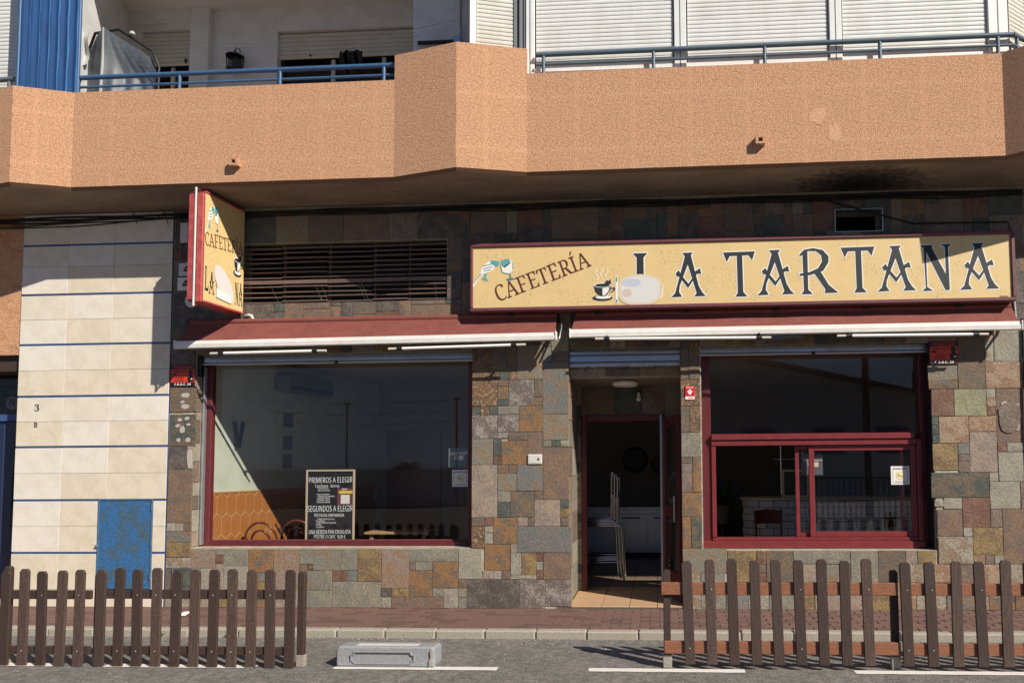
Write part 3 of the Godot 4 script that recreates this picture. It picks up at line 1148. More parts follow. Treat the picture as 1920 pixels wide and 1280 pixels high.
func slat_bank(called: String, parent: Node, a: Vector3, b: Vector3, y0: float, y1: float, pitch: float, m: Material, bulge := 0.008) -> Node3D:
	# roller shutter between two bottom corners a and b (world), slats one by one
	var s := part(called, parent)
	var dirv := (b - a)
	var ln := dirv.length()
	dirv = dirv / ln
	var nn := dirv.cross(Vector3.UP).normalized()
	var proto: ArrayMesh
	var n := int((y1 - y0) / pitch)
	for i in n:
		var o := MeshInstance3D.new()
		o.name = "slat"
		if proto == null or i % 5 == 0:
			var mb := MB.new()
			mb.uvo = Vector2(rng.randf() * 5, rng.randf() * 5)
			var prof := [[0.0, 0.0], [0.12, 0.7], [0.45, 1.0], [0.8, 0.75], [0.97, 0.15]]
			for k in prof.size() - 1:
				var p0 := Vector3(0, prof[k][0] * pitch, prof[k][1] * bulge)
				var p1 := Vector3(0, prof[k + 1][0] * pitch, prof[k + 1][1] * bulge)
				var e := Vector3(ln, 0, 0)
				mb.quad(p0, p0 + e, p1 + e, p1)
			mb.quad(Vector3(0, 0.97 * pitch, -0.004), Vector3(0, 0.97 * pitch, 0.15 * bulge), Vector3(ln, 0.97 * pitch, 0.15 * bulge), Vector3(ln, 0.97 * pitch, -0.004))
			mb.quad(Vector3(ln, 0, -0.004), Vector3(0, 0, -0.004), Vector3(0, pitch, -0.004), Vector3(ln, pitch, -0.004))
			proto = mb.mesh()
			proto.surface_set_material(0, m)
		o.mesh = proto
		s.add_child(o, true)
		o.transform = Transform3D(Basis(dirv, Vector3.UP, nn), Vector3(a.x, y0 + i * pitch, a.z) - base_of(s) + nn * rng.randf_range(-0.0008, 0.0008))
	return s

func make_terrace() -> void:
	var t := part("terrace", building)
	var zb := -0.8
	# back wall with two shuttered openings
	var w := MB.new()
	for r in [[-7.3, 4.88, -6.87, 7.7], [-6.12, 4.88, -4.97, 7.7], [-2.9, 4.88, -1.9, 7.7], [-6.87, 7.47, -6.12, 7.7], [-4.97, 7.38, -2.9, 7.7]]:
		w.box(Vector3(r[0], r[1], zb - 0.16), Vector3(r[2], r[3], zb))
	put("back_wall", w, M.white_wall, t)
	put("pilaster", bx(-6.12, 4.88, zb, -5.86, 7.7, zb + 0.09, 0.004), M.white_wall, t)
	put("ceiling_beam", bx(-7.1, 7.56, zb, -6.12, 7.7, zb + 0.09), M.white_wall, t)
	var sw := MB.new()
	sw.cquad(Vector3(-6.55, 4.88, 0.62), Vector3(-7.0, 4.88, zb), Vector3(-7.0, 7.7, zb), Vector3(-6.55, 7.7, 0.62), Vector3(-8, 6, 0))
	sw.cquad(Vector3(-6.67, 4.88, 0.62), Vector3(-7.12, 4.88, zb), Vector3(-7.12, 7.7, zb), Vector3(-6.67, 7.7, 0.62), Vector3(-6.0, 6, 0))
	sw.cquad(Vector3(-6.55, 4.88, 0.62), Vector3(-6.67, 4.88, 0.62), Vector3(-6.67, 7.7, 0.62), Vector3(-6.55, 7.7, 0.62), Vector3(-6.6, 6, 0))
	put("side_wall", sw, M.white_wall, t)
	slat_bank("roller_shutter", t, Vector3(-6.87, 0, zb - 0.06), Vector3(-6.12, 0, zb - 0.06), 7.0, 7.47, 0.058, M.shutter_cream, 0.014)
	slat_bank("roller_shutter", t, Vector3(-4.97, 0, zb - 0.06), Vector3(-2.9, 0, zb - 0.06), 7.02, 7.38, 0.058, M.shutter_cream, 0.014)
	for x in [-6.76, -6.26]:
		put("shutter_stop", bx(x, 7.02, zb - 0.045, x + 0.02, 7.08, zb - 0.02, 0.004), M.black, t)
	for x in [-4.55, -3.1]:
		put("shutter_stop", bx(x, 7.045, zb - 0.045, x + 0.03, 7.06, zb - 0.02, 0.004), M.black, t)
	for q in [[-6.87, -6.12, 7.0], [-4.97, -2.9, 7.02]]:
		var wn := part("terrace_window", t)
		var n := 2 if q[1] - q[0] < 1.0 else 3
		for i in n:
			var x0: float = lerpf(q[0], q[1], float(i) / n)
			var x1: float = lerpf(q[0], q[1], float(i + 1) / n)
			put("frame", bx(x0, 4.9, zb - 0.15, x0 + 0.05, q[2], zb - 0.10), M.shutter_cream if i else M.black, wn)
			put("pane", bx(x0 + 0.05, 4.9, zb - 0.135, x1, q[2], zb - 0.13), M.pane_tint, wn)
		put("curtain", bx(q[0], 4.9, zb - 0.42, q[1], 7.5, zb - 0.4), M.curtain_dark, wn)
	put("rear_closure", bx(-7.3, 4.88, -1.3, -1.9, 7.7, -1.24), M.black, t)
	# white pier beside the prow
	put("pier", bx(-2.87, 4.88, -0.8, -2.3, 7.7, 0.0, 0.006), M.white_wall, t)
	put("pier_side", bx(-2.3, 4.88, -0.8, -2.0, 7.7, -0.04, 0.004), M.white_wall, t)
	# wall upwards of the shop between floor slabs, behind everything
	put("partition", bx(-2.0, 4.88, -0.9, 6.05, 7.7, -0.8), M.white_wall, t)

func make_enclosure() -> void:
	var e := part("glazed_balcony", building)
	var z := 0.63
	# chamfered corner following the prow
	var c0 := Vector3(-1.98, 0, 0.79)
	var c1 := Vector3(-1.40, 0, z)
	var dirv := (c1 - c0).normalized()
	var nn := dirv.cross(Vector3.UP).normalized()
	for p in [[0.0, 0.07, 0.03], [0.47, 0.51, 0.02], [0.53, 0.57, 0.03], [0.58, 0.60, 0.02]]:
		var mb := MB.new()
		mb.xf = Transform3D(Basis(dirv, Vector3.UP, nn), c0)
		mb.box(Vector3(p[0], 5.7, -0.04), Vector3(p[1], 7.7, p[2]), 0.004)
		put("post", mb, M.white_alu if p[0] < 0.3 else M.sticker_grey, e)
	slat_bank("roller_shutter", e, c0 + dirv * 0.075, c0 + dirv * 0.465, 5.9, 7.65, 0.047, M.shutter_cream)
	var sill := MB.new()
	sill.xf = Transform3D(Basis(dirv, Vector3.UP, nn), c0)
	sill.box(Vector3(0, 5.7, -0.03), Vector3(0.6, 5.9, 0.005))
	put("sill", sill, M.white_alu, e)
	# straight front: corner post, three posts, shutters between
	for x in [[-1.39, -1.295], [0.225, 0.355], [1.875, 2.005], [3.52, 3.72]]:
		put("post", bx(x[0], 5.7, z - 0.05, x[1], 7.7, z + 0.035, 0.005), M.white_alu, e)
		put("post_seam", bx((x[0] + x[1]) / 2 - 0.004, 5.86, z + 0.034, (x[0] + x[1]) / 2 + 0.004, 7.69, z + 0.038), M.sticker_grey, e)
	for x in [[-1.295, 0.225], [0.355, 1.875], [2.005, 3.52]]:
		slat_bank("roller_shutter", e, Vector3(x[0] + 0.015, 0, z), Vector3(x[1] - 0.015, 0, z), 5.93, 7.65, 0.047, M.shutter_white)
		put("sill", bx(x[0], 5.7, z - 0.04, x[1], 5.93, z + 0.012, 0.004), M.white_alu, e)
		for s in [x[0] + 0.25, x[1] - 0.25]:
			var b := MB.new()
			b.xf = Transform3D(Basis(Vector3.RIGHT, PI / 2), Vector3(s, 5.87, z + 0.012))
			b.lathe([Vector2(0.0, 0.006), Vector2(0.009, 0.004), Vector2(0.01, 0.0)], Vector3.ZERO, 8)
			put("bolt", b, M.sticker_grey, e)
	# right end turns back
	var r0 := Vector3(3.74, 0, z)
	var r1 := Vector3(4.25, 0, 0.25)
	var rd := (r1 - r0).normalized()
	slat_bank("roller_shutter", e, r0, r0 + rd * 0.32, 5.93, 7.65, 0.047, M.shutter_cream)
	for p in [[0.33, 0.38], [0.41, 0.62]]:
		var mb := MB.new()
		mb.xf = Transform3D(Basis(rd, Vector3.UP, rd.cross(Vector3.UP).normalized()), r0)
		mb.box(Vector3(p[0], 5.7, -0.05), Vector3(p[1], 7.7, 0.03), 0.004)
		put("post", mb, M.shutter_cream, e)
	# far left: neighbour's shutter, white post
	var l := part("left_enclosure", building)
	put("post", bx(-7.17, 5.7, 0.52, -7.09, 7.7, 0.62, 0.005), M.white_alu, l)
	slat_bank("roller_shutter", l, Vector3(-8.6, 0, 0.55), Vector3(-7.17, 0, 0.55), 5.8, 7.65, 0.047, M.shutter_white)
	put("closing_wall", bx(-9.6, 4.88, -0.9, -7.12, 7.7, -0.8), M.white_wall, l)

# ---------------------------------------------------------------- shop windows
func make_windows() -> void:
	var z0 := -0.28
	var z1 := -0.215
	var w1 := part("shop_window", building)
	put("jamb", bx(-5.457, 0.66, z0, -5.375, 2.95, z1 + 0.02, 0.006), M.maroon, w1)
	put("jamb", bx(-2.235, 0.66, z0, -2.132, 2.95, z1 + 0.02, 0.006), M.maroon, w1)
	put("bottom_rail", bx(-5.375, 0.66, z0, -2.235, 0.735, z1 + 0.015, 0.006), M.maroon, w1)
	put("bead", bx(-5.375, 0.736, z0 + 0.005, -2.235, 0.752, z1 - 0.01, 0.003), M.maroon_sign, w1)
	put("top_rail", bx(-5.375, 2.86, z0, -2.235, 2.95, z1, 0.006), M.maroon, w1)
	put("pane", bx(-5.375, 0.752, -0.256, -2.235, 2.86, -0.25), M.pane, w1)
	put("guide_or_shade_strip", bx(-5.456, 0.70, -0.19, -5.43, 2.82, -0.13, 0.004), M.galvanised, w1)
	var w2 := part("sliding_window", building)
	put("jamb", bx(0.502, 0.652, z0, 0.615, 2.95, z1 + 0.02, 0.006), M.maroon, w2)
	put("jamb", bx(2.985, 0.652, z0, 3.058, 2.95, z1 + 0.02, 0.006), M.maroon, w2)
	put("top_rail", bx(0.615, 2.86, z0, 2.985, 2.95, z1, 0.006), M.maroon, w2)
	put("pane", bx(0.615, 1.95, -0.256, 2.985, 2.86, -0.25), M.pane, w2)
	put("transom", bx(0.615, 1.885, z0, 2.90, 1.955, z1 + 0.075, 0.008), M.sash_red, w2)
	put("head_track", bx(0.615, 1.82, z0, 2.93, 1.884, z1 + 0.055, 0.006), M.sash_red, w2)
	put("bottom_rail", bx(0.502, 0.652, z0, 3.0, 0.735, z1 + 0.06, 0.008), M.sash_red, w2)
	put("bottom_track", bx(0.615, 0.736, z0, 2.93, 0.775, z1 + 0.035, 0.005), M.sash_red, w2)
	put("side_track", bx(0.616, 0.776, z0, 0.665, 1.819, z1 + 0.045, 0.005), M.sash_red, w2)
	put("side_track", bx(2.93, 0.736, z0, 2.985, 1.884, z1 + 0.05, 0.006), M.sash_red, w2)
	for q in [["rear_sash", 1.575, 2.80, 0.045, -0.262, -0.236], ["front_sash", 1.725, 2.928, 0.062, -0.232, -0.198]]:
		var s := part(q[0], w2)
		var b: float = q[3]
		put("stile", bx(q[1], 0.777, q[4], q[1] + b, 1.818, q[5], 0.004), M.sash_red, s)
		put("stile", bx(q[2] - b, 0.777, q[4], q[2], 1.818, q[5], 0.004), M.sash_red, s)
		put("rail", bx(q[1] + b, 0.777, q[4], q[2] - b, 0.777 + b, q[5], 0.004), M.sash_red, s)
		put("rail", bx(q[1] + b, 1.818 - b, q[4], q[2] - b, 1.818, q[5], 0.004), M.sash_red, s)
		put("pane", bx(q[1] + b, 0.777 + b, (q[4] + q[5]) / 2 - 0.003, q[2] - b, 1.818 - b, (q[4] + q[5]) / 2 + 0.003), M.pane, s)
	put("guide_or_shade_strip", bx(3.035, 0.652, -0.19, 3.0585, 2.95, -0.004, 0.004), M.black, w2)  # black board that paints the shade on the right reveal
	# rolled security shutters: their bottom laths hang in the heads of the openings
	for q in [[-5.42, -2.14, 2.835], [0.50, 3.055, 2.85]]:
		var s := part("security_shutter", building)
		var y: float = q[2]
		var lath := MB.new()
		lath.swap = true
		lath.tube([Vector3(q[0], y + 0.012, -0.075), Vector3(q[1], y + 0.012, -0.075)], 0.014, 10)
		put("end_bar", lath, M.galvanised, s)
		var mb := MB.new()
		var prof := [Vector2(y + 0.034, -0.088), Vector2(y + 0.038, -0.076), Vector2(y + 0.06, -0.077), Vector2(y + 0.095, -0.081), Vector2(y + 0.11, -0.094), Vector2(y + 0.118, -0.108)]
		for i in prof.size() - 1:
			var p0 := Vector3(q[0], prof[i].x, prof[i].y)
			var p1 := Vector3(q[0], prof[i + 1].x, prof[i + 1].y)
			var e := Vector3(q[1] - q[0], 0, 0)
			mb.quad(p0, p0 + e, p1 + e, p1)
		put("lath", mb, M.galvanised, s)
		put("back_plate", bx(q[0], y + 0.02, -0.11, q[1], 2.955, -0.095), M.galvanised, s)
		put("lock", bx((q[0] + q[1]) / 2 - 0.02, y - 0.006, -0.062, (q[0] + q[1]) / 2 + 0.02, y + 0.03, -0.05, 0.004), M.black, s)
	put("shutter_end", bx(-5.468, 2.70, -0.13, -5.425, 2.95, -0.03, 0.01), M.black, w1)

# ---------------------------------------------------------------- doorway
func make_doorway() -> void:
	var d := part("doorway", building)
	var zb := -1.05
	# recess walls and ceiling
	put("left_wall", bx(-1.16, 0.0, zb, -1.045, 2.66, -0.28), M.mortar, d)
	put("right_wall", bx(0.30, 0.0, zb, 0.42, 2.66, -0.28), M.room_dark, d)
	put("recess_ceiling", bx(-1.16, 2.64, zb, 0.42, 2.72, -0.14), M.room_dark, d)
	var bw := MB.new()
	for r in [[-1.16, 0.0, -0.975, 2.66], [-0.975, 2.25, 0.09, 2.66], [0.09, 0.0, 0.42, 2.66]]:
		bw.box(Vector3(r[0], r[1], zb - 0.14), Vector3(r[2], r[3], zb))
	put("back_wall", bw, M.room_dark, d)
	# slate on the back wall, above and beside the door
	var y := 0.03
	while y < 2.5:
		var h := rng.randf_range(0.09, 0.13)
		put("slate_stone", bx(-1.043, y, zb, -0.978, y + h - 0.005, zb + 0.012, 0.003), M["slate_%s0" % "gtgdu"[rng.randi() % 5]], d)
		y += h
	for q in [[-0.97, -0.55], [-0.548, -0.2], [-0.198, 0.09]]:
		put("slate_stone", bx(q[0], 2.26, zb, q[1] - 0.004, 2.62, zb + 0.012, 0.003), M["slate_%s0" % "mtd"[rng.randi() % 3]], d)
	y = 0.03
	while y < 2.6:
		var h := rng.randf_range(0.15, 0.4)
		put("slate_stone", bx(-1.046, y, zb + 0.02, -1.032, minf(y + h - 0.005, 2.63), -0.30, 0.003), M["slate_%s0" % "tmpgu"[rng.randi() % 5]], d)
		put("slate_stone", bx(-1.024, y, -0.279, -1.008, minf(y + h - 0.005, 2.63), -0.006, 0.003), M["slate_%s1" % "tmpgu"[rng.randi() % 5]], d)
		put("slate_stone", bx(0.268, y, -0.279, 0.278, minf(y + h - 0.005, 2.63), -0.006, 0.003), M["slate_%s1" % "tmpgu"[rng.randi() % 5]], d)
		y += h
	# lintel with slate strip
	put("lintel", bx(-1.02, 2.63, -0.27, 0.27, 2.96, -0.14), M.mortar, d)
	for q in [[-1.015, -0.60, "u"], [-0.597, -0.20, "t"], [-0.197, 0.268, "c"]]:
		put("slate_stone", bx(q[0], 2.64, -0.142, q[1], 2.735, -0.128, 0.003), M["slate_%s0" % q[2]], d)
	# shutter of the door
	var s := part("security_shutter", building)
	for prof in [[Vector2(2.80, -0.066), Vector2(2.805, -0.060), Vector2(2.868, -0.065), Vector2(2.874, -0.075)], [Vector2(2.882, -0.07), Vector2(2.888, -0.062), Vector2(2.92, -0.065), Vector2(2.945, -0.085)]]:
		var mb := MB.new()
		for i in prof.size() - 1:
			var p0 := Vector3(-1.01, prof[i].x, prof[i].y)
			var p1 := Vector3(-1.01, prof[i + 1].x, prof[i + 1].y)
			var e := Vector3(1.275, 0, 0)
			mb.quad(p0, p0 + e, p1 + e, p1)
		put("lath", mb, M.steel, s)
	var kh := MB.new()
	kh.xf = Transform3D(Basis(Vector3.RIGHT, PI / 2), Vector3(-0.35, 2.835, -0.07))
	kh.lathe([Vector2(0.0, 0.006), Vector2(0.012, 0.005), Vector2(0.013, 0.0)], Vector3.ZERO, 12)
	put("keyhole", kh, M.black, s)
	put("bottom_bar", bx(-1.01, 2.745, -0.09, 0.265, 2.785, -0.05, 0.008), M.galvanised, s)
	put("lock_plate", bx(-0.42, 2.75, -0.05, -0.30, 2.782, -0.042, 0.003), M.steel, s)
	put("back_plate", bx(-1.01, 2.76, -0.11, 0.265, 2.955, -0.095), M.galvanised, s)
	for x in [-0.78, 0.0]:
		var h := MB.new()
		h.tube([Vector3(x, 2.75, -0.06), Vector3(x - 0.05, 2.69, -0.05)], 0.006, 6)
		put("hook", h, M.black, s)
	var hd := MB.new()
	hd.tube([Vector3(-0.46, 2.75, -0.06), Vector3(-0.46, 2.715, -0.045), Vector3(-0.34, 2.715, -0.045), Vector3(-0.34, 2.75, -0.06)], 0.005, 6)
	put("handle", hd, M.black, s)
	# maroon frame, leaf swung outwards against the right wall
	var f := part("cafe_door", building)
	put("jamb", bx(-0.975, 0.03, zb - 0.05, -0.905, 2.25, zb + 0.03, 0.006), M.maroon, f)
	put("jamb", bx(0.03, 0.03, zb - 0.05, 0.09, 2.25, zb + 0.03, 0.006), M.maroon, f)
	put("head", bx(-0.905, 2.175, zb - 0.05, 0.03, 2.25, zb + 0.03, 0.006), M.maroon, f)
	put("edge_profile", bx(0.028, 0.05, zb + 0.031, 0.055, 2.25, zb + 0.05, 0.004), M.galvanised, f)
	var leaf := part("leaf", f)
	var bs := Basis(Vector3.UP, -1.33)
	var at := Transform3D(Basis(Vector3.UP, -1.36), Vector3(0.075, 0, zb + 0.05))
	for r in [["stile", 0.0, 0.05, 0.11, 2.19, M.maroon], ["stile", 0.77, 0.05, 0.88, 2.19, M.maroon], ["rail", 0.11, 0.05, 0.77, 0.35, M.maroon], ["rail", 0.11, 1.0, 0.77, 1.12, M.maroon], ["rail", 0.11, 2.08, 0.77, 2.19, M.maroon], ["pane", 0.11, 0.35, 0.77, 1.0, M.pane], ["pane", 0.11, 1.12, 0.77, 2.08, M.pane]]:
		var mb := MB.new()
		mb.xf = Transform3D(at.basis, at.origin)
		var th := 0.004 if r[0] == "pane" else 0.022
		# local x runs from the hinge outwards along +z of the street
		mb.box(Vector3(r[1], r[2], -th), Vector3(r[3], r[4], th), 0.004 if r[0] != "pane" else 0.0)
		put(r[0], mb, r[5], leaf)
	var hb := MB.new()
	hb.xf = at
	hb.tube([Vector3(0.80, 0.95, 0.06), Vector3(0.80, 1.25, 0.06)], 0.012, 8)
	put("handle", hb, M.steel, leaf)
	# floor tiles from the pavement edge inwards
	var fl := put("floor_bed", bx(-1.16, -0.1, -4.2, 0.42, 0.016, 0.0), M.tile_joint, d)
	for j in 13:
		for i in 4:
			var x0 := -0.975 + (i - 0) * 0.317
			var zz := -0.002 - j * 0.33
			if x0 + 0.3 > 0.42:
				continue
			put("floor_tile", bx(x0 + 0.003 if i else -1.02, 0.0, zz - 0.326, x0 + 0.314 if i < 3 else 0.268, 0.03, zz - 0.003 if j else -0.001, 0.003), M.tile_beige if j < 4 else M.room_floor, fl)  # rows past the door get a darker tile colour for the dim room

func make_louvres() -> void:
	var g := part("louvre_grille", building)
	var xs := [-4.95, -4.435, -3.88, -3.33, -2.91, -2.44]
	var n := 12
	for c in 5:
		var warp := rng.randf_range(-0.004, 0.004)
		for k in n:
			var y: float = 3.575 + k * 0.0585
			var sag := rng.randf_range(-0.006, 0.006)
			var tilt := rng.randf_range(-0.12, 0.12)
			var thick := 0.007
			if k == 4:
				thick = 0.022
			var mb := MB.new()
			mb.uvo = Vector2(rng.randf() * 4, rng.randf() * 4)
			var roll := rng.randf_range(-0.007, 0.007)
			mb.xf = Transform3D(Basis(Vector3.BACK, roll) * Basis(Vector3.RIGHT, 0.12 + tilt * (0.4 if k < 4 else 1.0)), Vector3((xs[c] + xs[c + 1]) / 2, y + sag + warp, -0.04))
			mb.box(Vector3(-(xs[c + 1] - xs[c]) / 2 + 0.003, -thick, -0.035), Vector3((xs[c + 1] - xs[c]) / 2 - 0.003, thick, 0.035), 0.003)
			put("slat", mb, M.louvre, g)
		if c > 0:
			put("mullion", bx(xs[c] - 0.012, 3.545, -0.11, xs[c] + 0.012, 4.265, -0.085), M.louvre, g)
	for q in [[-4.6, 0.16], [-4.05, 0.13], [-3.98, 0.13], [-3.52, 0.14], [-3.48, 0.14], [-2.62, 0.05]]:
		var mb := MB.new()
		mb.tube([Vector3(q[0] - q[1] * 0.5, 3.86, -0.16), Vector3(q[0] + q[1] * 0.5, 3.56, -0.14)], 0.006, 6)
		put("stay_rod", mb, M.shutter_cream, g)
	put("cavity", bx(-5.1, 3.4, -0.75, -2.3, 4.4, -0.7), M.black, g)  # black boards paint in the darkness behind the louvres
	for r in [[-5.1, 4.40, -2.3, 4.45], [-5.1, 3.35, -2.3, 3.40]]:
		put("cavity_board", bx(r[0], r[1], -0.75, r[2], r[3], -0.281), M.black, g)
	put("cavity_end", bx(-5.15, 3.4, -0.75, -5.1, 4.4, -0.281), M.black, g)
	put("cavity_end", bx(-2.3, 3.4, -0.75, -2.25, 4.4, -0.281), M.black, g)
	var v := part("kitchen_vent", building)
	for r in [[2.03, 4.22, 2.042, 4.49], [2.558, 4.22, 2.57, 4.49], [2.042, 4.22, 2.558, 4.232], [2.042, 4.478, 2.558, 4.49]]:
		put("rim", bx(r[0], r[1], -0.1, r[2], r[3], 0.03, 0.002), M.galvanised, v)
	put("flue", bx(1.9, 4.1, -0.75, 2.7, 4.6, -0.7), M.black, v)  # black boards here paint in the dark inside of the vent
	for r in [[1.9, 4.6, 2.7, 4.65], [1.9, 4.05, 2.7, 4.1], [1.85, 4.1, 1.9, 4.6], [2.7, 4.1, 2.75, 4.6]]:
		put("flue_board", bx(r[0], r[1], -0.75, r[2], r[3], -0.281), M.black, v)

# ---------------------------------------------------------------- cafe interior
func oblique() -> Transform3D:
	var d := Vector3(0.1392, 0, -0.9903)
	return Transform3D(Basis(d, Vector3.UP, Vector3(0.9903, 0, 0.1392)), Vector3(-5.42, 0, -0.30))

func make_room() -> void:
	var r := part("cafe_room", building)
	# the left wall runs back at an angle, then straight
	var lw := MB.new()
	lw.xf = oblique()
	lw.box(Vector3(-0.05, 0.0, -0.14), Vector3(4.0, 3.05, 0.0))
	put("left_wall", lw, M.cream_plaster, r)
	put("left_rear_wall", bx(-4.95, 0.0, -4.4, -2.75, 3.05, -4.26), M.room_dark, r)
	put("left_end_wall", bx(-5.62, 0.0, -6.6, -5.5, 3.05, -0.28), M.room_dark, r)
	put("right_wall", bx(4.1, 0.0, -6.6, 4.25, 3.05, -0.28), M.room_dark, r)
	put("rear_wall", bx(-5.45, 0.0, -6.75, 4.1, 3.05, -6.6), M.room_dark, r)
	put("ceiling", bx(-5.62, 3.05, -6.75, 4.25, 3.2, -0.28), M.room_ceiling, r)
	var fl := MB.new()
	fl.box(Vector3(-5.62, -0.1, -6.75), Vector3(-1.16, 0.02, -0.28))
	fl.box(Vector3(0.42, -0.1, -6.75), Vector3(4.25, 0.02, -0.28))
	fl.box(Vector3(-1.16, -0.1, -6.75), Vector3(0.42, 0.02, -4.2))
	put("floor", fl, M.room_floor, r)
	put("inner_sill", bx(-5.4, 0.56, -0.62, -2.13, 0.655, -0.285, 0.005), M.table_wood, r)
	# wainscot of long hexagonal tiles on the left wall
	var wb := MB.new()
	wb.xf = oblique()
	wb.box(Vector3(0.0, 0.02, 0.0), Vector3(3.95, 1.30, 0.012))
	var ws := put("wainscot", wb, M.hex_joint, r)
	var hw := 0.085
	var cut := 0.055
	var hh := 0.31
	var lim := PackedVector2Array([Vector2(0.004, 0.03), Vector2(3.9, 0.03), Vector2(3.9, 1.296), Vector2(0.004, 1.296)])
	for row in 6:
		var z := 0.0 + (hw if row & 1 else 0.0)
		while z < 3.9:
			var y0 := -0.02 + row * (hh - cut)
			var poly := PackedVector2Array()
			for q in [[0, 0.0065], [hw - 0.005, cut + 0.002], [hw - 0.005, hh - cut - 0.002], [0, hh - 0.0065], [-hw + 0.005, hh - cut - 0.002], [-hw + 0.005, cut + 0.002]]:
				poly.append(Vector2(z + q[0], y0 + q[1]))
			for piece in Geometry2D.intersect_polygons(poly, lim):
				var mb := MB.new()
				mb.uvo = Vector2(rng.randf(), rng.randf()) * 4.0
				mb.xf = oblique() * Transform3D(Basis.IDENTITY, Vector3(0, 0, 0.0121))
				mb.prism(piece, 0.0, 0.006, 0.0, false)
				put("hex_tile", mb, M.hex_tile, ws)
			z += hw * 2
	var rc := MB.new()
	rc.xf = oblique()
	rc.box(Vector3(0.0, 1.30, 0.0), Vector3(3.95, 1.322, 0.022), 0.004)
	put("rail_cap", rc, M.table_wood, r)
	put("rear_door", bx(-4.72, 0.02, -4.259, -3.75, 2.25, -4.23, 0.006), M.chair_wood, r)
	put("rear_panel", bx(-2.6, 0.9, -6.605, -1.7, 2.2, -6.59), M.cream_plaster, r)
	# bar counter with white bonded tiles, rounded left end
	var b := part("bar_counter", building)
	var core := MB.new()
	core.box(Vector3(1.72, 0.02, -3.7), Vector3(4.05, 1.07, -2.912))
	core.lathe([Vector2(0.388, 0.02), Vector2(0.388, 1.07)], Vector3(1.72, 0, -3.3), 24)
	put("core", core, M.dark_joint, b)
	var top := MB.new()
	top.box(Vector3(1.72, 1.071, -3.75), Vector3(4.06, 1.11, -2.85), 0.008)
	top.lathe([Vector2(0.0, 1.07), Vector2(0.45, 1.07), Vector2(0.45, 1.108), Vector2(0.0, 1.108)], Vector3(1.72, 0, -3.3), 24)
	put("counter_top", top, M.print_cream, b)
	for row in 10:
		var y0 := 0.03 + row * 0.104
		var off := 0.0 if row & 1 else 0.105
		var s := -0.62 + off - 0.21
		while s < 2.3:
			var s1 := s + 0.202
			var mb := MB.new()
			mb.uvo = Vector2(rng.randf(), rng.randf()) * 3.0
			if s >= 0.0:
				mb.box(Vector3(1.72 + s, y0, -2.913), Vector3(minf(1.72 + s1, 4.04), y0 + 0.096, -2.90), 0.003)
			else:
				var mid := (s + s1) / 2.0
				var a := -mid / 0.394
				mb.xf = Transform3D(Basis(Vector3.UP, -a), Vector3(1.72 - sin(a) * 0.385, 0, -3.3 + cos(a) * 0.385))
				mb.box(Vector3(-0.1, y0, 0.0), Vector3(0.1, y0 + 0.096, 0.013), 0.003)
			put("wall_tile", mb, M.white_tile, b)
			s += 0.21

# ---------------------------------------------------------------- railings
func rail_set(called: String, pts: Array, posts: Array, y_top: float, y_low: float, foot: float, m: Material, label: String) -> void:
	var t := thing(called, Vector3(pts[0].x, foot, pts[0].y), label, "railing")
	for q in [["top_rail", y_top, 0.026], ["lower_rail", y_low, 0.014]]:
		for i in pts.size() - 1:
			var mb := MB.new()
			mb.swap = true
			mb.tube([Vector3(pts[i].x, q[1], pts[i].y), Vector3(pts[i + 1].x, q[1], pts[i + 1].y)], q[2], 12)
			put(q[0], mb, m, t)
	for p in posts:
		var mb := MB.new()
		mb.tube([Vector3(p.x, foot, p.y), Vector3(p.x, y_top, p.y)], 0.02, 10)
		put("post", mb, m, t)

func make_railings() -> void:
	rail_set("balcony_railing", [Vector2(-6.55, 0.60), Vector2(-6.50, 0.66), Vector2(-2.83, 0.66)], [Vector2(-6.50, 0.66), Vector2(-5.31, 0.66), Vector2(-4.15, 0.66), Vector2(-2.97, 0.66)], 6.025, 5.915, 5.80, M.blue_rail, "blue tube railing on the parapet before the open terrace")
	rail_set("balcony_railing", [Vector2(-1.27, 0.70), Vector2(3.74, 0.715), Vector2(4.2, 0.42)], [Vector2(-1.19, 0.70), Vector2(0.0, 0.702), Vector2(1.18, 0.705), Vector2(2.38, 0.71), Vector2(3.585, 0.714), Vector2(3.80, 0.67), Vector2(4.0, 0.55)], 6.05, 5.94, 5.80, M.slate_rail, "long slate blue railing before the white roller shutters")
	rail_set("balcony_railing", [Vector2(-8.6, 0.66), Vector2(-7.12, 0.74)], [Vector2(-8.3, 0.68), Vector2(-7.26, 0.73)], 6.0, 5.9, 5.80, M.slate_rail, "short grey railing end at the far left of the parapet")

# ---------------------------------------------------------------- printed shapes on signs
func flat(pts: Array, z: float, m: Material, parent: Node, called: String, o := Vector2.ZERO, s := Vector2.ONE) -> void:
	var poly := PackedVector2Array()
	for p in pts:
		poly.append(o + Vector2(p[0], p[1]) * s)
	var mb := MB.new()
	mb.prism(poly, z - 0.0004, z, 0.0, false)
	put(called, mb, m, parent, true)

func oval(cx: float, cy: float, rx: float, ry: float, n := 20, a0 := 0.0, a1 := TAU) -> Array:
	var r := []
	for i in n:
		var a := lerpf(a0, a1, float(i) / (n if a1 - a0 > 6.2 else n - 1))
		r.append([cx + rx * cos(a), cy + ry * sin(a)])
	return r

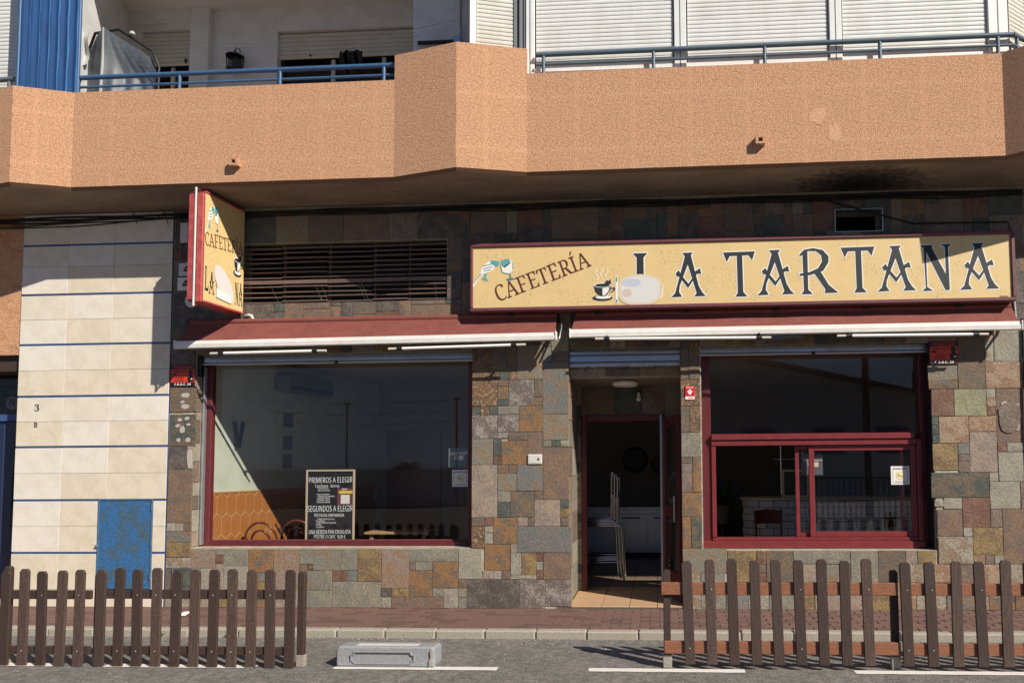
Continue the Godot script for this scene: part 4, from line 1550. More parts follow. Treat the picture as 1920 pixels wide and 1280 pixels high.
# strokes of the flared capitals, unit box
func glyph(c: String) -> Array:
	match c:
		"A":
			return [[[0.35, 1.0], [0.65, 1.005], [0.59, 0.94], [0.80, 0.25], [0.90, 0.10], [1.0, 0.015], [0.67, 0.01], [0.74, 0.09], [0.46, 0.84], [0.41, 0.93]],
				[[0.46, 0.84], [0.52, 0.78], [0.26, 0.25], [0.24, 0.12], [0.32, 0.01], [0.01, 0.0], [0.13, 0.095], [0.42, 0.92]],
				[[0.15, 0.54], [0.24, 0.61], [0.30, 0.51], [0.51, 0.30], [0.72, 0.54], [0.70, 0.57], [0.84, 0.645], [0.88, 0.52], [0.76, 0.52], [0.50, 0.20], [0.26, 0.46], [0.18, 0.475]]]
		"T":
			return [[[0.0, 0.99], [1.0, 1.0], [0.91, 0.80], [0.80, 0.915], [0.21, 0.905], [0.11, 0.775]],
				[[0.43, 0.93], [0.60, 0.93], [0.615, 0.10], [0.74, 0.0], [0.37, 0.0], [0.445, 0.095]]]
		"R":
			return [[[0.09, 0.88], [0.22, 0.92], [0.22, 0.10], [0.34, 0.0], [0.04, 0.0], [0.11, 0.085]],
				[[0.0, 0.86], [0.13, 0.97], [0.37, 1.0], [0.62, 0.955], [0.77, 0.81], [0.76, 0.68], [0.62, 0.50], [0.29, 0.415], [0.0, 0.40], [0.01, 0.45], [0.25, 0.475], [0.49, 0.56], [0.60, 0.71], [0.58, 0.84], [0.45, 0.93], [0.25, 0.94], [0.12, 0.885], [0.05, 0.83]],
				[[0.37, 0.475], [0.53, 0.515], [0.76, 0.19], [1.0, 0.02], [0.65, 0.015], [0.67, 0.10]]]
		"N":
			return [[[0.12, 0.94], [0.19, 0.91], [0.20, 0.085], [0.38, 0.0], [0.03, 0.0], [0.16, 0.07]],
				[[0.0, 0.98], [0.43, 0.985], [0.37, 0.94], [0.85, 0.27], [0.89, 0.01], [0.77, 0.01], [0.15, 0.91]],
				[[0.79, 0.94], [0.65, 0.99], [1.0, 1.0], [0.88, 0.93], [0.90, 0.01], [0.80, 0.01]]]
		"L":
			return [[[0.0, 1.0], [0.5, 1.0], [0.36, 0.90], [0.37, 0.10], [0.80, 0.12], [1.0, 0.26], [0.95, 0.0], [0.0, 0.0], [0.12, 0.1], [0.13, 0.90]]]
	return []

func capital(c: String, x0: float, y0: float, w: float, h: float, z: float, parent: Node, halo := 0.012) -> void:
	var mb := MB.new()
	var hb := MB.new()
	var k := 0
	for st in glyph(c):
		var poly := PackedVector2Array()
		for p in st:
			poly.append(Vector2(x0 + p[0] * w, y0 + p[1] * h))
		mb.prism(poly, z, z + 0.001 + k * 0.0003, 0.0, false)
		if halo > 0.0:
			for q in Geometry2D.offset_polygon(poly, halo, Geometry2D.JOIN_ROUND):
				hb.prism(q, z - 0.0014, z - 0.0008 + k * 0.0002, 0.0, false)
		k += 1
	if halo > 0.0:
		put("letter_outline", hb, M.print_white, parent, true)
	put("letter", mb, M.ink, parent, true)

# two clinking glasses held by a hand, in a box about 0.5 wide and 0.36 high with its origin at lower left
func toast_print(o: Vector2, s: Vector2, z: float, parent: Node) -> void:
	var p := part("toast_print", parent)
	flat([[-0.01, -0.02], [0.07, 0.08], [0.10, 0.20], [0.17, 0.26], [0.22, 0.28], [0.26, 0.26], [0.25, 0.19], [0.21, 0.13], [0.15, 0.11], [0.10, 0.09], [0.06, 0.03], [-0.01, -0.10]], z, M.print_white, p, "hand", o, s)
	flat([[0.20, 0.28], [0.30, 0.26], [0.29, 0.20], [0.25, 0.19], [0.19, 0.25]], z + 0.0006, M.print_teal, p, "glass_bowl", o, s)
	flat([[0.13, 0.105], [0.15, 0.11], [0.145, 0.05], [0.17, 0.0], [0.14, 0.005], [0.09, 0.03], [0.12, 0.05]], z + 0.0006, M.print_teal, p, "glass_foot", o, s)
	flat(oval(0.385, 0.19, 0.075, 0.10, 22), z, M.print_white, p, "glass_bowl", o, s)
	flat([[0.315, 0.27], [0.40, 0.30], [0.43, 0.24], [0.34, 0.18], [0.312, 0.21]], z + 0.0006, M.print_teal, p, "wine", o, s)
	flat([[0.345, 0.19], [0.425, 0.245], [0.415, 0.225], [0.36, 0.175]], z + 0.0011, M.ink, p, "wine_line", o, s)
	flat([[0.405, 0.10], [0.42, 0.10], [0.435, 0.04], [0.49, 0.02], [0.40, 0.0], [0.37, 0.015], [0.42, 0.04]], z + 0.0006, M.print_teal_dark, p, "glass_foot", o, s)
	for q in [[0.10, 0.20, 0.24, 0.235], [0.11, 0.165, 0.22, 0.19], [0.12, 0.14, 0.20, 0.15], [0.0, -0.02, 0.09, 0.10], [0.31, 0.20, 0.33, 0.12], [0.45, 0.24, 0.455, 0.15], [0.33, 0.11, 0.40, 0.09]]:
		var a := Vector2(q[0], q[1])
		var b := Vector2(q[2], q[3])
		var n := (b - a).orthogonal().normalized() * 0.004
		flat([[a.x - n.x, a.y - n.y], [b.x - n.x, b.y - n.y], [b.x + n.x, b.y + n.y], [a.x + n.x, a.y + n.y]], z + 0.0014, M.print_teal_dark, p, "line", o, s)
	for q in [[0.29, 0.31, 0.295, 0.35], [0.27, 0.31, 0.265, 0.34], [0.31, 0.31, 0.32, 0.34]]:
		flat([[q[0], q[1]], [q[0] + 0.008, q[1]], [q[2] + 0.006, q[3]], [q[2], q[3]]], z, M.print_cream, p, "spark", o, s)

# steaming cup on a saucer, about 0.24 wide
func cup_print(o: Vector2, s: Vector2, z: float, parent: Node) -> void:
	var p := part("cup_print", parent)
	flat(oval(0.10, 0.02, 0.115, 0.035, 22), z, M.ink, p, "saucer", o, s)
	flat(oval(0.11, 0.03, 0.09, 0.020, 18), z + 0.0005, M.print_white, p, "saucer_face", o, s)
	flat([[0.0, 0.16], [0.20, 0.165], [0.18, 0.09], [0.13, 0.04], [0.07, 0.04], [0.02, 0.09]], z + 0.001, M.ink, p, "cup", o, s)
	flat([[0.10, 0.13], [0.18, 0.14], [0.165, 0.09], [0.125, 0.05], [0.10, 0.05]], z + 0.0015, M.print_white, p, "cup_light", o, s)
	flat(oval(0.10, 0.165, 0.10, 0.028, 20), z + 0.002, M.print_white, p, "cup_rim", o, s)
	flat(oval(0.10, 0.163, 0.085, 0.020, 20), z + 0.0025, M.ink, p, "coffee", o, s)
	flat([[0.11, 0.17], [0.15, 0.22], [0.17, 0.21], [0.19, 0.23], [0.20, 0.18], [0.16, 0.165]], z + 0.003, M.ink, p, "cream", o, s)
	flat([[0.19, 0.13], [0.235, 0.14], [0.245, 0.11], [0.20, 0.075], [0.19, 0.085], [0.225, 0.11], [0.22, 0.125], [0.19, 0.115]], z + 0.001, M.ink, p, "handle", o, s)
	for k in 3:
		var x := 0.03 + k * 0.055
		var pts := []
		for i in 9:
			pts.append([x + 0.016 * sin(i * 0.9 + k), 0.22 + i * 0.017])
		for i in range(8, -1, -1):
			pts.append([x + 0.016 * sin(i * 0.9 + k) + 0.016, 0.22 + i * 0.017])
		flat(pts, z, M.print_cream, p, "steam", o, s)

func make_shop_sign() -> void:
	var x0 := -2.105
	var x1 := 3.90
	var y0 := 3.352
	var y1 := 4.128
	var t := thing("shop_sign", Vector3(x0, y0, 0.03), "long yellow shop sign lettered CAFETERÍA LA TARTANA above the right awning", "sign")
	var L := x1 - x0
	var H := y1 - y0
	var z := 0.20
	put("case", bx(0.004, 0.004, 0.0, L - 0.004, H - 0.004, z - 0.012), M.maroon_sign, t, true)
	for f in [[0, 0, L, 0.042], [0, H - 0.042, L, H], [0, 0.0425, 0.034, H - 0.0425], [L - 0.044, 0.0425, L, H - 0.0425]]:
		put("frame", bx(f[0], f[1], z - 0.03, f[2], f[3], z + 0.02, 0.008), M.maroon_sign, t, true)
	var face := MB.new()
	for q in [[Vector3(0.034, 0.0425, z), Vector2(0.0, 0.4)], [Vector3(L - 0.044, H - 0.0425, z), Vector2(L / 2, 0.0)], [Vector3(L - 0.044, 0.0425, z), Vector2(L / 2, 0.4)], [Vector3(0.034, 0.0425, z), Vector2(0.0, 0.4)], [Vector3(0.034, H - 0.0425, z), Vector2(0.0, 0.0)], [Vector3(L - 0.044, H - 0.0425, z), Vector2(L / 2, 0.0)]]:
		face.pu(q[0], Vector3.BACK, q[1])
	put("face", face, M.sign_yellow, t, true)
	for k in 6:
		put("lamp_mount", bx(0.4 + k * 1.0, -0.03, 0.05, 0.48 + k * 1.0, 0.0, 0.09, 0.004), M.black, t, true)
	var zz := z + 0.002
	var caps := part("lettering", t)
	for q in [["A", 0.163, 3.470, 0.39, 0.50], ["T", 0.751, 3.463, 0.35, 0.505], ["A", 1.114, 3.472, 0.41, 0.503], ["R", 1.585, 3.474, 0.417, 0.513], ["T", 2.041, 3.481, 0.364, 0.508], ["A", 2.42, 3.485, 0.42, 0.504], ["N", 2.892, 3.482, 0.341, 0.514], ["A", 3.30, 3.485, 0.424, 0.511], ["L", -0.255, 3.478, 0.33, 0.50]]:
		capital(q[0], q[1] - x0, q[2] - y0, q[3], q[4], zz, caps)
	# pale picture of the sponsor below the L
	var pic := part("picture_print", t)
	var ox := -0.455 - x0
	var oy := 3.41 - y0
	flat([[0, 0], [0.03, 0], [0.03, 0.31], [0, 0.31]], zz + 0.002, M.print_white, pic, "border", Vector2(ox, oy))
	flat([[0.008, 0.01], [0.022, 0.01], [0.022, 0.05], [0.008, 0.05]], zz + 0.0026, M.print_teal_dark, pic, "corner", Vector2(ox, oy))
	flat([[0.008, 0.25], [0.022, 0.25], [0.022, 0.30], [0.008, 0.30]], zz + 0.0026, M.print_teal_dark, pic, "corner", Vector2(ox, oy))
	var blob := []
	for i in 28:
		var a := TAU * i / 28.0
		var ca := cos(a)
		var sa := sin(a)
		blob.append([0.275 + 0.25 * signf(ca) * pow(absf(ca), 0.7), 0.155 + 0.175 * signf(sa) * pow(absf(sa), 0.7)])
	for ring in [[1.0, "print_mix_1", 0.0022], [0.93, "print_mix_2", 0.0026], [0.86, "print_grey", 0.003]]:
		var rb := []
		for q in blob:
			rb.append([0.275 + (q[0] - 0.275) * ring[0], 0.155 + (q[1] - 0.155) * ring[0]])
		flat(rb, zz + ring[2], M[ring[1]], pic, "panel", Vector2(ox, oy))
	flat(oval(0.18, 0.235, 0.11, 0.045), zz + 0.0036, M.print_blue, pic, "sky_patch", Vector2(ox, oy))
	flat(oval(0.13, 0.12, 0.055, 0.045), zz + 0.0036, M.print_tan, pic, "tan_patch", Vector2(ox, oy))
	txt("CAFETERÍA", 0.185, "Droid Serif", 400, M.ink_brown, t, Vector3(-1.285, 3.735, 0.03 + zz + 0.0005), 0.80, 0.352)
	toast_print(Vector2(-2.068 - x0, 3.70 - y0), Vector2(1.0, 0.86), zz, t)
	cup_print(Vector2(-0.70 - x0, 3.46 - y0), Vector2(1.0, 1.0), zz, t)
	txt("Rotulos", 0.02, "Droid Sans", 400, M.maroon_sign, t, Vector3(3.77, 3.405, 0.03 + zz), 1.0)

func make_blade_sign() -> void:
	var t := thing("projecting_sign", Vector3(-4.875, 3.42, 0.05), "tall yellow and red blade sign projecting over the left window", "sign")
	t.rotation.y = PI / 2 - 0.10
	# local: face +z looks along the street to the right; local -x is out over the pavement? x runs from the street edge (0) to the wall
	var W := 0.70
	var H := 1.235
	var o := Vector3(-W, 0, 0)
	put("case", bx(o.x + 0.012, 0.012, -0.165, -0.002, H - 0.012, -0.008), M.maroon_sign, t, true)
	put("edge_band", bx(o.x, 0.0, -0.07, o.x + 0.03, H - 0.03, 0.0, 0.004), M.red_edge, t, true)
	put("edge_band", bx(o.x - 0.012, 0.02, -0.165, o.x + 0.022, H - 0.04, -0.09, 0.004), M.red_edge, t, true)
	var face := MB.new()
	for q in [[Vector3(o.x + 0.03, 0.02, 0.0), Vector2(0.0, 0.62)], [Vector3(0, H - 0.02, 0.0), Vector2(0.34, 0.0)], [Vector3(0, 0.02, 0.0), Vector2(0.34, 0.62)], [Vector3(o.x + 0.03, 0.02, 0.0), Vector2(0.0, 0.62)], [Vector3(o.x + 0.03, H - 0.02, 0.0), Vector2(0.0, 0.0)], [Vector3(0, H - 0.02, 0.0), Vector2(0.34, 0.0)]]:
		face.pu(q[0] + Vector3(0, 0, 0.002), Vector3.BACK, q[1])
	put("face", face, M.sign_yellow, t, true)
	for f in [[o.x + 0.031, 0.0, 0.0, 0.022], [o.x + 0.031, H - 0.022, 0.0, H]]:
		put("frame", bx(f[0], f[1], -0.16, f[2], f[3], 0.012, 0.004), M.red_edge, t, true)
	var pole := MB.new()
	pole.tube([Vector3(o.x - 0.012, -0.05, -0.08), Vector3(o.x - 0.012, H + 0.03, -0.08)], 0.012, 8)
	put("pole", pole, M.shutter_cream, t, true)
	for yy in [-0.03, H + 0.02]:
		var arm := MB.new()
		arm.tube([Vector3(o.x - 0.012, yy, -0.08), Vector3(0.0, yy, -0.05)], 0.010, 8)
		put("arm", arm, M.maroon_sign, t, true)
	var z := 0.003
	toast_print(Vector2(o.x + 0.045, 0.83), Vector2(0.44, 0.98), z, t)
	var w := part("lettering", t)
	var cl := TextMesh.new()
	var q := txt("CAFETERÍA", 0.15, "Droid Serif", 400, M.ink_brown, t, Vector3.ZERO, 0.56, 0.10)
	q.position = Vector3(-0.345, 0.735, z)
	cup_print(Vector2(-0.175, 0.43), Vector2(0.62, 1.1), z, t)
	capital("L", o.x + 0.05, 0.135, 0.06, 0.27, z, w, 0.0)
	capital("A", o.x + 0.115, 0.11, 0.09, 0.25, z, w, 0.0)
	capital("N", -0.15, 0.085, 0.06, 0.26, z, w, 0.0)
	capital("A", -0.085, 0.08, 0.075, 0.27, z, w, 0.0)
	capital("T", -0.48, 0.10, 0.04, 0.2, z, w, 0.0)
	var pic := part("picture_print", t)
	var blob := []
	for i in 24:
		var a := TAU * i / 24.0
		blob.append([-0.335 + 0.165 * cos(a), 0.27 + 0.155 * sin(a) - 0.12 * cos(a)])
	flat(blob, z + 0.002, M.print_grey, pic, "panel")
	flat([[-0.46, 0.10], [-0.22, 0.075], [-0.22, 0.16], [-0.46, 0.20]], z + 0.0026, M.print_white, pic, "plate")
	flat([[-0.465, 0.092], [-0.215, 0.066], [-0.215, 0.074], [-0.465, 0.10]], z + 0.0026, M.ink, pic, "plate_edge")
	var sw := MB.new()
	sw.tube([Vector3(-4.84, 3.40, 0.03), Vector3(-4.80, 3.405, 0.05), Vector3(-4.765, 3.395, 0.05), Vector3(-4.755, 3.36, 0.04)], 0.02, 8)
	tag(put("conduit", sw, M.shutter_cream), "short cream conduit bend under the blade sign", "pipe")

# ---------------------------------------------------------------- awnings and tube lamps
func make_awnings() -> void:
	for q in [[-5.545, -1.115, 2.985, 3.075, 3.335, "left folded maroon awning above the big shop window"], [-0.97, 3.93, 3.03, 3.125, 3.335, "right folded maroon awning above the doorway and sliding window"]]:
		var x0: float = q[0]
		var x1: float = q[1]
		var t := thing("awning", Vector3(x0, 3.0, 0.0), q[5], "awning", "folded maroon awnings over the shop front")
		var dy: float = 0.022 if x0 < -2.0 else 0.0
		var cv := MB.new()
		var f := func(u: float, v: float) -> Vector3:
			var x := lerpf(x0 + 0.02 + 0.03 * (1.0 - v), x1 - 0.02, u)
			var y := lerpf(q[4], q[3] + dy * u, v) - 0.012 * sin(v * PI) + (0.005 * sin(u * 37.0) + 0.004 * sin(u * 13.0 + 1.0)) * v * (1.0 - v) * 4.0
			return Vector3(x, y, lerpf(0.075, 0.245, v))
		var g := func(u: float, v: float) -> Vector3:
			return f.call(u, 1.0 - v)
		cv.sheet(g, 40, 6, 0.003)
		for i in cv.uv.size():
			cv.uv[i] = cv.uv[i] * Vector2(x1 - x0, 0.4)
		put("canvas", cv, M.canvas, t)
		var bar := MB.new()
		bar.xf = Transform3D(Basis(Vector3(0, 0, -1), Vector3(0, 1, 0), Vector3(1, 0, 0)), Vector3(x0, 0, 0)) * Transform3D.IDENTITY
		# profile in local x = -world z, so mirror: build with x = -z
		bar.prism(PackedVector2Array([Vector2(-0.235, q[2]), Vector2(-0.285, q[2] + 0.006), Vector2(-0.29, q[2] + 0.05), Vector2(-0.282, q[2] + 0.054), Vector2(-0.278, q[2] + 0.085), Vector2(-0.262, q[3]), Vector2(-0.24, q[3])]), 0.0, x1 - x0)
		if dy > 0.0:
			var sl := dy / (x1 - x0)
			for i in bar.v.size():
				bar.v[i].y += (bar.v[i].x - x0) * sl
		put("front_bar", bar, M.awning_bar, t)
		for x in [x0, x1 - 0.012]:
			put("end_cap", bx(x - 0.003, q[2] - 0.004 + (dy if x > x0 else 0.0), 0.23, x + 0.014, q[3] + 0.006 + (dy if x > x0 else 0.0), 0.295, 0.004), M.awning_bar, t)
		var ro := MB.new()
		ro.tube([Vector3(x0 + 0.05, q[4] - 0.01, 0.07), Vector3(x1 - 0.03, q[4] - 0.01, 0.07)], 0.035, 12)
		put("roller", ro, M.canvas, t)
		for x in [x0 + 0.06, x1 - 0.05]:
			var ar := MB.new()
			ar.tube([Vector3(x, 3.29, 0.04), Vector3(x, 3.12, 0.10), Vector3(x, q[2] + 0.03, 0.235)], 0.016, 8)
			put("arm", ar, M.awning_bar, t)
		for k in 2:
			var xm := lerpf(x0, x1, 0.3 + 0.4 * k)
			var ar := MB.new()
			ar.tube([Vector3(xm - 0.9, 3.2, 0.05), Vector3(xm, q[2] + 0.05, 0.17), Vector3(xm + 0.5, q[2] + 0.04, 0.235)], 0.018, 8)
			put("folding_arm", ar, M.galvanised, t)
		for x in [x0 + 0.02, x1 - 0.03]:
			put("wall_bracket", bx(x - 0.03, 3.24, 0.0, x + 0.03, 3.37, 0.06, 0.006), M.black, t)
	# the pivots between the two awnings
	for x in [-1.085]:
		var pv := MB.new()
		pv.tube([Vector3(x, 3.30, 0.05), Vector3(x + 0.01, 3.16, 0.16), Vector3(x - 0.008, 3.03, 0.22)], 0.011, 8)
		tag(put("awning_link", pv, M.steel), "steel link in the gap between the two awnings", "bracket")
	var n := 0
	var labels := ["white tube lamp left of the big window's middle", "white tube lamp over the right end of the big window", "white tube lamp above the cafe doorway", "white tube lamp above the sliding window"]
	for q in [[-5.10, -3.74, 2.945, 2.955, 1], [-3.02, -1.46, 2.962, 2.985, 0], [-0.68, 1.25, 3.035, 3.015, 2], [1.96, 3.56, 3.020, 3.010, 0]]:
		var a := Vector3(q[0], q[2] - 0.028, 0.30)
		var b := Vector3(q[1], q[3] - 0.028, 0.30)
		var t := thing("tube_lamp", a, labels[n], "tube lamp", "tube lamps under the awnings")
		var d := (b - a).normalized()
		var tb := MB.new()
		tb.tube([a + d * 0.1, b - d * 0.1], 0.017, 12)
		put("tube", tb, M.tube_white, t)
		for e in [[a, d], [b, -d]]:
			var cp := MB.new()
			cp.tube([e[0], e[0] + e[1] * 0.1], 0.014, 10)
			put("end_cap", cp, M.bulb_glass, t)
			var rg := MB.new()
			rg.tube([e[0] + e[1] * 0.10, e[0] + e[1] * 0.16], 0.021, 10)
			put("clip", rg, M.black, t)
			put("holder", bx(e[0].x + e[1].x * 0.13 - 0.012, a.y + 0.022, 0.20, e[0].x + e[1].x * 0.13 + 0.012, a.y + 0.034, 0.30), M.black, t)
		if q[4] == 2:
			put("ballast", bx(1.10, 2.995, 0.12, 1.62, 3.04, 0.22, 0.006), M.sticker_grey, t)
		n += 1

# ---------------------------------------------------------------- picket fences and barrier
func picket_mesh(h: float, w: float) -> MB:
	var mb := MB.new()
	mb.uvo = Vector2(rng.randf() * 5, rng.randf() * 5)
	mb.swap = true
	var c := 0.024
	mb.prism(PackedVector2Array([Vector2(-w / 2, 0), Vector2(w / 2, 0), Vector2(w / 2, h - c), Vector2(w / 2 - c * 0.7, h), Vector2(-w / 2 + c * 0.7, h), Vector2(-w / 2, h - c)]), -0.010, 0.010, 0.003)
	return mb

func fence(base_x: float, z: float, xs: Array, top: float, bottom: float, pw: float, rails: Array, posts: Array, pm: Array, rm: Material, label: String, group: String, lean: float) -> void:
	var t := thing("picket_fence", Vector3(base_x, -0.08, z), label, "fence", group)
	for x in xs:
		var h := top - bottom + rng.randf_range(-0.012, 0.010)
		var o := put("picket", picket_mesh(h, pw), pm[rng.randi() % pm.size()], t, true)
		o.position = Vector3(x, bottom, z + 0.012) - t.position
		o.rotation = Vector3(rng.randf_range(-0.012, 0.004), 0, lean + rng.randf_range(-0.013, 0.013))
	for r in rails:
		put("rail", bx(r[0], r[2], z - 0.028, r[1], r[3], z, 0.004), rm, t)
	for p in posts:
		var mb := MB.new()
		mb.swap = true
		mb.uvo = Vector2(rng.randf() * 5, 0)
		mb.xf = Transform3D(Basis.IDENTITY, Vector3(p[0], p[2], z - 0.05))
		mb.prism(PackedVector2Array([Vector2(-0.03, 0), Vector2(0.03, 0), Vector2(0.03, p[1] - p[2] - 0.018), Vector2(0.016, p[1] - p[2]), Vector2(-0.016, p[1] - p[2]), Vector2(-0.03, p[1] - p[2] - 0.018)]), -0.022, 0.021, 0.003)
		put("post", mb, pm[0], t)
		put("post_foot", bx(p[0] - 0.037, -0.08, z - 0.08, p[0] + 0.037, p[2], z - 0.029, 0.004), M.grey_wood, t)
	for x in xs:
		for r in rails:
			if rng.randf() < 0.5:
				put("nail", bx(x - 0.004, (r[2] + r[3]) / 2 - 0.004, z + 0.02, x + 0.004, (r[2] + r[3]) / 2 + 0.004, z + 0.0235, 0.001), M.shutter_cream, t)

func make_fences() -> void:
	var dark := [M.dark_wood, M.dark_wood_worn, M.dark_wood_faded, M.dark_wood]
	var xs := []
	for i in 11:
		xs.append(-4.795 + i * 0.1675)
	fence(-4.85, 2.26, xs, 0.745, -0.078, 0.086, [[-4.86, -3.10, 0.49, 0.565], [-4.86, -3.10, 0.02, 0.09]], [[-4.855, 0.70, 0.02], [-3.045, 0.715, 0.02]], dark, M.dark_wood, "dark brown picket fence section standing left of the concrete block", "dark brown picket fences", 0.0)
	xs = []
	for i in 5:
		xs.append(-5.655 + i * 0.1675)
	fence(-5.7, 2.26, xs, 0.735, -0.078, 0.086, [[-5.75, -4.892, 0.485, 0.56], [-5.75, -4.892, 0.015, 0.085]], [[-5.69, 0.76, 0.02]], dark, M.dark_wood, "short picket fence section at the left edge before the marble panel", "dark brown picket fences", 0.0)
	xs = []
	for i in 5:
		xs.append(-6.58 + i * 0.1675)
	fence(-6.6, 2.24, xs, 0.80, -0.078, 0.086, [[-6.65, -5.76, 0.50, 0.575], [-6.65, -5.76, 0.015, 0.085]], [[-6.62, 0.76, 0.02]], dark, M.dark_wood, "leftmost picket fence section, only its end showing by the street door", "dark brown picket fences", 0.0)
	xs = []
	for i in 9:
		xs.append(0.247 + i * 0.182)
	fence(0.06, 2.19, xs, 0.815, -0.035, 0.084, [[0.015, 1.945, 0.525, 0.628], [0.035, 1.955, 0.045, 0.148]], [[0.062, 0.725, 0.03], [1.925, 0.725, 0.03]], dark, M.orange_wood, "picket fence with orange rails before the sliding window and its left post", "picket fences with orange rails", 0.012)
	xs = []
	for i in 9:
		xs.append(2.01 + i * 0.196)
	fence(1.98, 2.195, xs, 0.805, -0.035, 0.086, [[1.965, 3.75, 0.525, 0.622], [1.975, 3.76, 0.045, 0.142]], [[3.73, 0.72, 0.03]], [M.dark_wood_worn, M.dark_wood_faded, M.dark_wood], M.orange_wood, "rightmost picket fence section with orange rails at the picture edge", "picket fences with orange rails", 0.008)

func make_barrier() -> void:
	var t := thing("concrete_block", Vector3(-2.31, -0.08, 2.1), "grey painted concrete kerb block with a moulded panel on the road", "block")
	var w := 0.425
	var h := 0.168
	var body := MB.new()
	body.xf = Transform3D(Basis(Vector3.RIGHT, -0.05), Vector3.ZERO)
	body.prism(PackedVector2Array([Vector2(-w + 0.01, 0), Vector2(w - 0.008, 0), Vector2(w, 0.03), Vector2(w - 0.003, h - 0.02), Vector2(w - 0.02, h), Vector2(-w + 0.025, h), Vector2(-w, h - 0.025), Vector2(-w + 0.002, 0.03)]), -0.07, 0.135, 0.014)
	put("body", body, M.concrete_paint, t, true)
	var pts := []
	for q in [[-0.26, 0.035], [0.22, 0.035], [0.225, 0.05], [0.25, 0.06], [0.25, 0.105], [0.225, 0.11], [0.22, 0.132], [-0.26, 0.132], [-0.27, 0.11], [-0.29, 0.105], [-0.29, 0.06], [-0.27, 0.05], [-0.26, 0.035]]:
		pts.append(Vector3(q[0], q[1], 0.131 + q[1] * 0.05))
	var rim := MB.new()
	for i in pts.size() - 1:
		rim.tube([pts[i], pts[i + 1]], 0.009, 6)
	put("moulding", rim, M.concrete_paint, t, true)
	put("lifting_strip", bx(-0.27, 0.166, 0.0, 0.26, 0.174, 0.08, 0.004), M.shutter_cream, t, true)
	var ch := MB.new()
	ch.prism(PackedVector2Array([Vector2(0.385, 0.02), Vector2(0.41, 0.05), Vector2(0.40, 0.09), Vector2(0.415, 0.13), Vector2(0.405, 0.165), Vector2(0.39, 0.14), Vector2(0.395, 0.09), Vector2(0.38, 0.06)]), 0.13, 0.1475, 0.003)
	put("chipped_edge", ch, M.granite, t, true)

# ---------------------------------------------------------------- furniture seen through the glass
func bentwood() -> Node3D:
	var t := thing("bentwood_chair", Vector3.ZERO, "", "chair", "bentwood chairs behind the big window")
	var seat := MB.new()
	seat.lathe([Vector2(0.0, 0.44), Vector2(0.19, 0.44), Vector2(0.205, 0.452), Vector2(0.20, 0.468), Vector2(0.0, 0.462)], Vector3.ZERO, 20)
	put("seat", seat, M.chair_wood, t, true)
	for k in 2:
		var w := 0.205 - k * 0.085
		var top := 0.90 - k * 0.10
		var pts := []
		for i in 15:
			var a := PI * i / 14.0
			pts.append(Vector3(cos(a) * w, 0.64 + sin(a) * (top - 0.64), -0.17 - 0.05 * sin(a)))
		pts.push_front(Vector3(w * 0.9, 0.45, -0.15))
		pts.append(Vector3(-w * 0.9, 0.45, -0.15))
		var mb := MB.new()
		mb.tube(pts, 0.015, 8)
		put("back_hoop", mb, M.chair_wood, t, true)
	for s in [[-1, 1], [1, 1], [-1, -1], [1, -1]]:
		var lg := MB.new()
		lg.tube([Vector3(s[0] * 0.15, 0.44, s[1] * 0.14), Vector3(s[0] * 0.2, 0.0, s[1] * 0.2)], 0.017, 8, 0.012)
		put("leg", lg, M.chair_wood, t, true)
	return t

func panel_chair() -> Node3D:
	var t := thing("cafe_chair", Vector3.ZERO, "", "chair", "wooden chairs at the bar counter")
	put("seat", bx(-0.2, 0.44, -0.2, 0.2, 0.47, 0.2, 0.01), M.chair_wood, t, true)
	var bk := MB.new()
	var f := func(u: float, v: float) -> Vector3:
		var x := lerpf(-0.20, 0.20, u)
		return Vector3(x, lerpf(0.74, 0.93, v) + (0.012 * sin(u * PI) if v > 0.5 else 0.0), -0.21 - 0.05 * sin(u * PI))
	bk.sheet(f, 8, 3, 0.016)
	put("backrest", bk, M.chair_wood, t, true)
	for s in [-1, 1]:
		var b := MB.new()
		b.tube([Vector3(s * 0.18, 0.0, -0.23), Vector3(s * 0.18, 0.45, -0.2), Vector3(s * 0.185, 0.92, -0.225)], 0.016, 8)
		put("leg", b, M.chair_wood, t, true)
		var l := MB.new()
		l.tube([Vector3(s * 0.17, 0.45, 0.17), Vector3(s * 0.19, 0.0, 0.2)], 0.016, 8)
		put("leg", l, M.chair_wood, t, true)
	return t

func metal_chair() -> Node3D:
	# stacking tube chair, local +x = the side where the back stands
	var t := thing("metal_stool", Vector3.ZERO, "", "stool", "stacked tall metal stools inside the door")
	for s in [-1, 1]:
		var r := MB.new()
		r.tube([Vector3(0.28, 0.0, s * 0.2), Vector3(0.25, 0.70, s * 0.2), Vector3(0.24, 0.735, s * 0.2), Vector3(0.2, 0.75, s * 0.2), Vector3(-0.24, 0.75, s * 0.2), Vector3(-0.27, 0.73, s * 0.2), Vector3(-0.30, 0.0, s * 0.2)], 0.0145, 8)
		put("side_frame", r, M.chrome, t, true)
		var b := MB.new()
		b.tube([Vector3(-0.2, 0.768, s * 0.18), Vector3(0.12, 0.768, s * 0.18), Vector3(0.17, 0.78, s * 0.18), Vector3(0.19, 0.82, s * 0.18), Vector3(0.20, 1.42, s * 0.18)], 0.0135, 8)
		put("back_frame", b, M.chrome, t, true)
		var f := MB.new()
		f.tube([Vector3(0.272, 0.25, s * 0.2), Vector3(-0.288, 0.25, s * 0.2)], 0.010, 6)
		put("foot_rail", f, M.chrome, t, true)
	put("seat", bx(-0.24, 0.754, -0.18, 0.14, 0.766, 0.18, 0.004), M.steel, t, true)
	put("backrest", bx(0.188, 1.10, -0.18, 0.202, 1.38, 0.18, 0.005), M.steel, t, true)
	return t

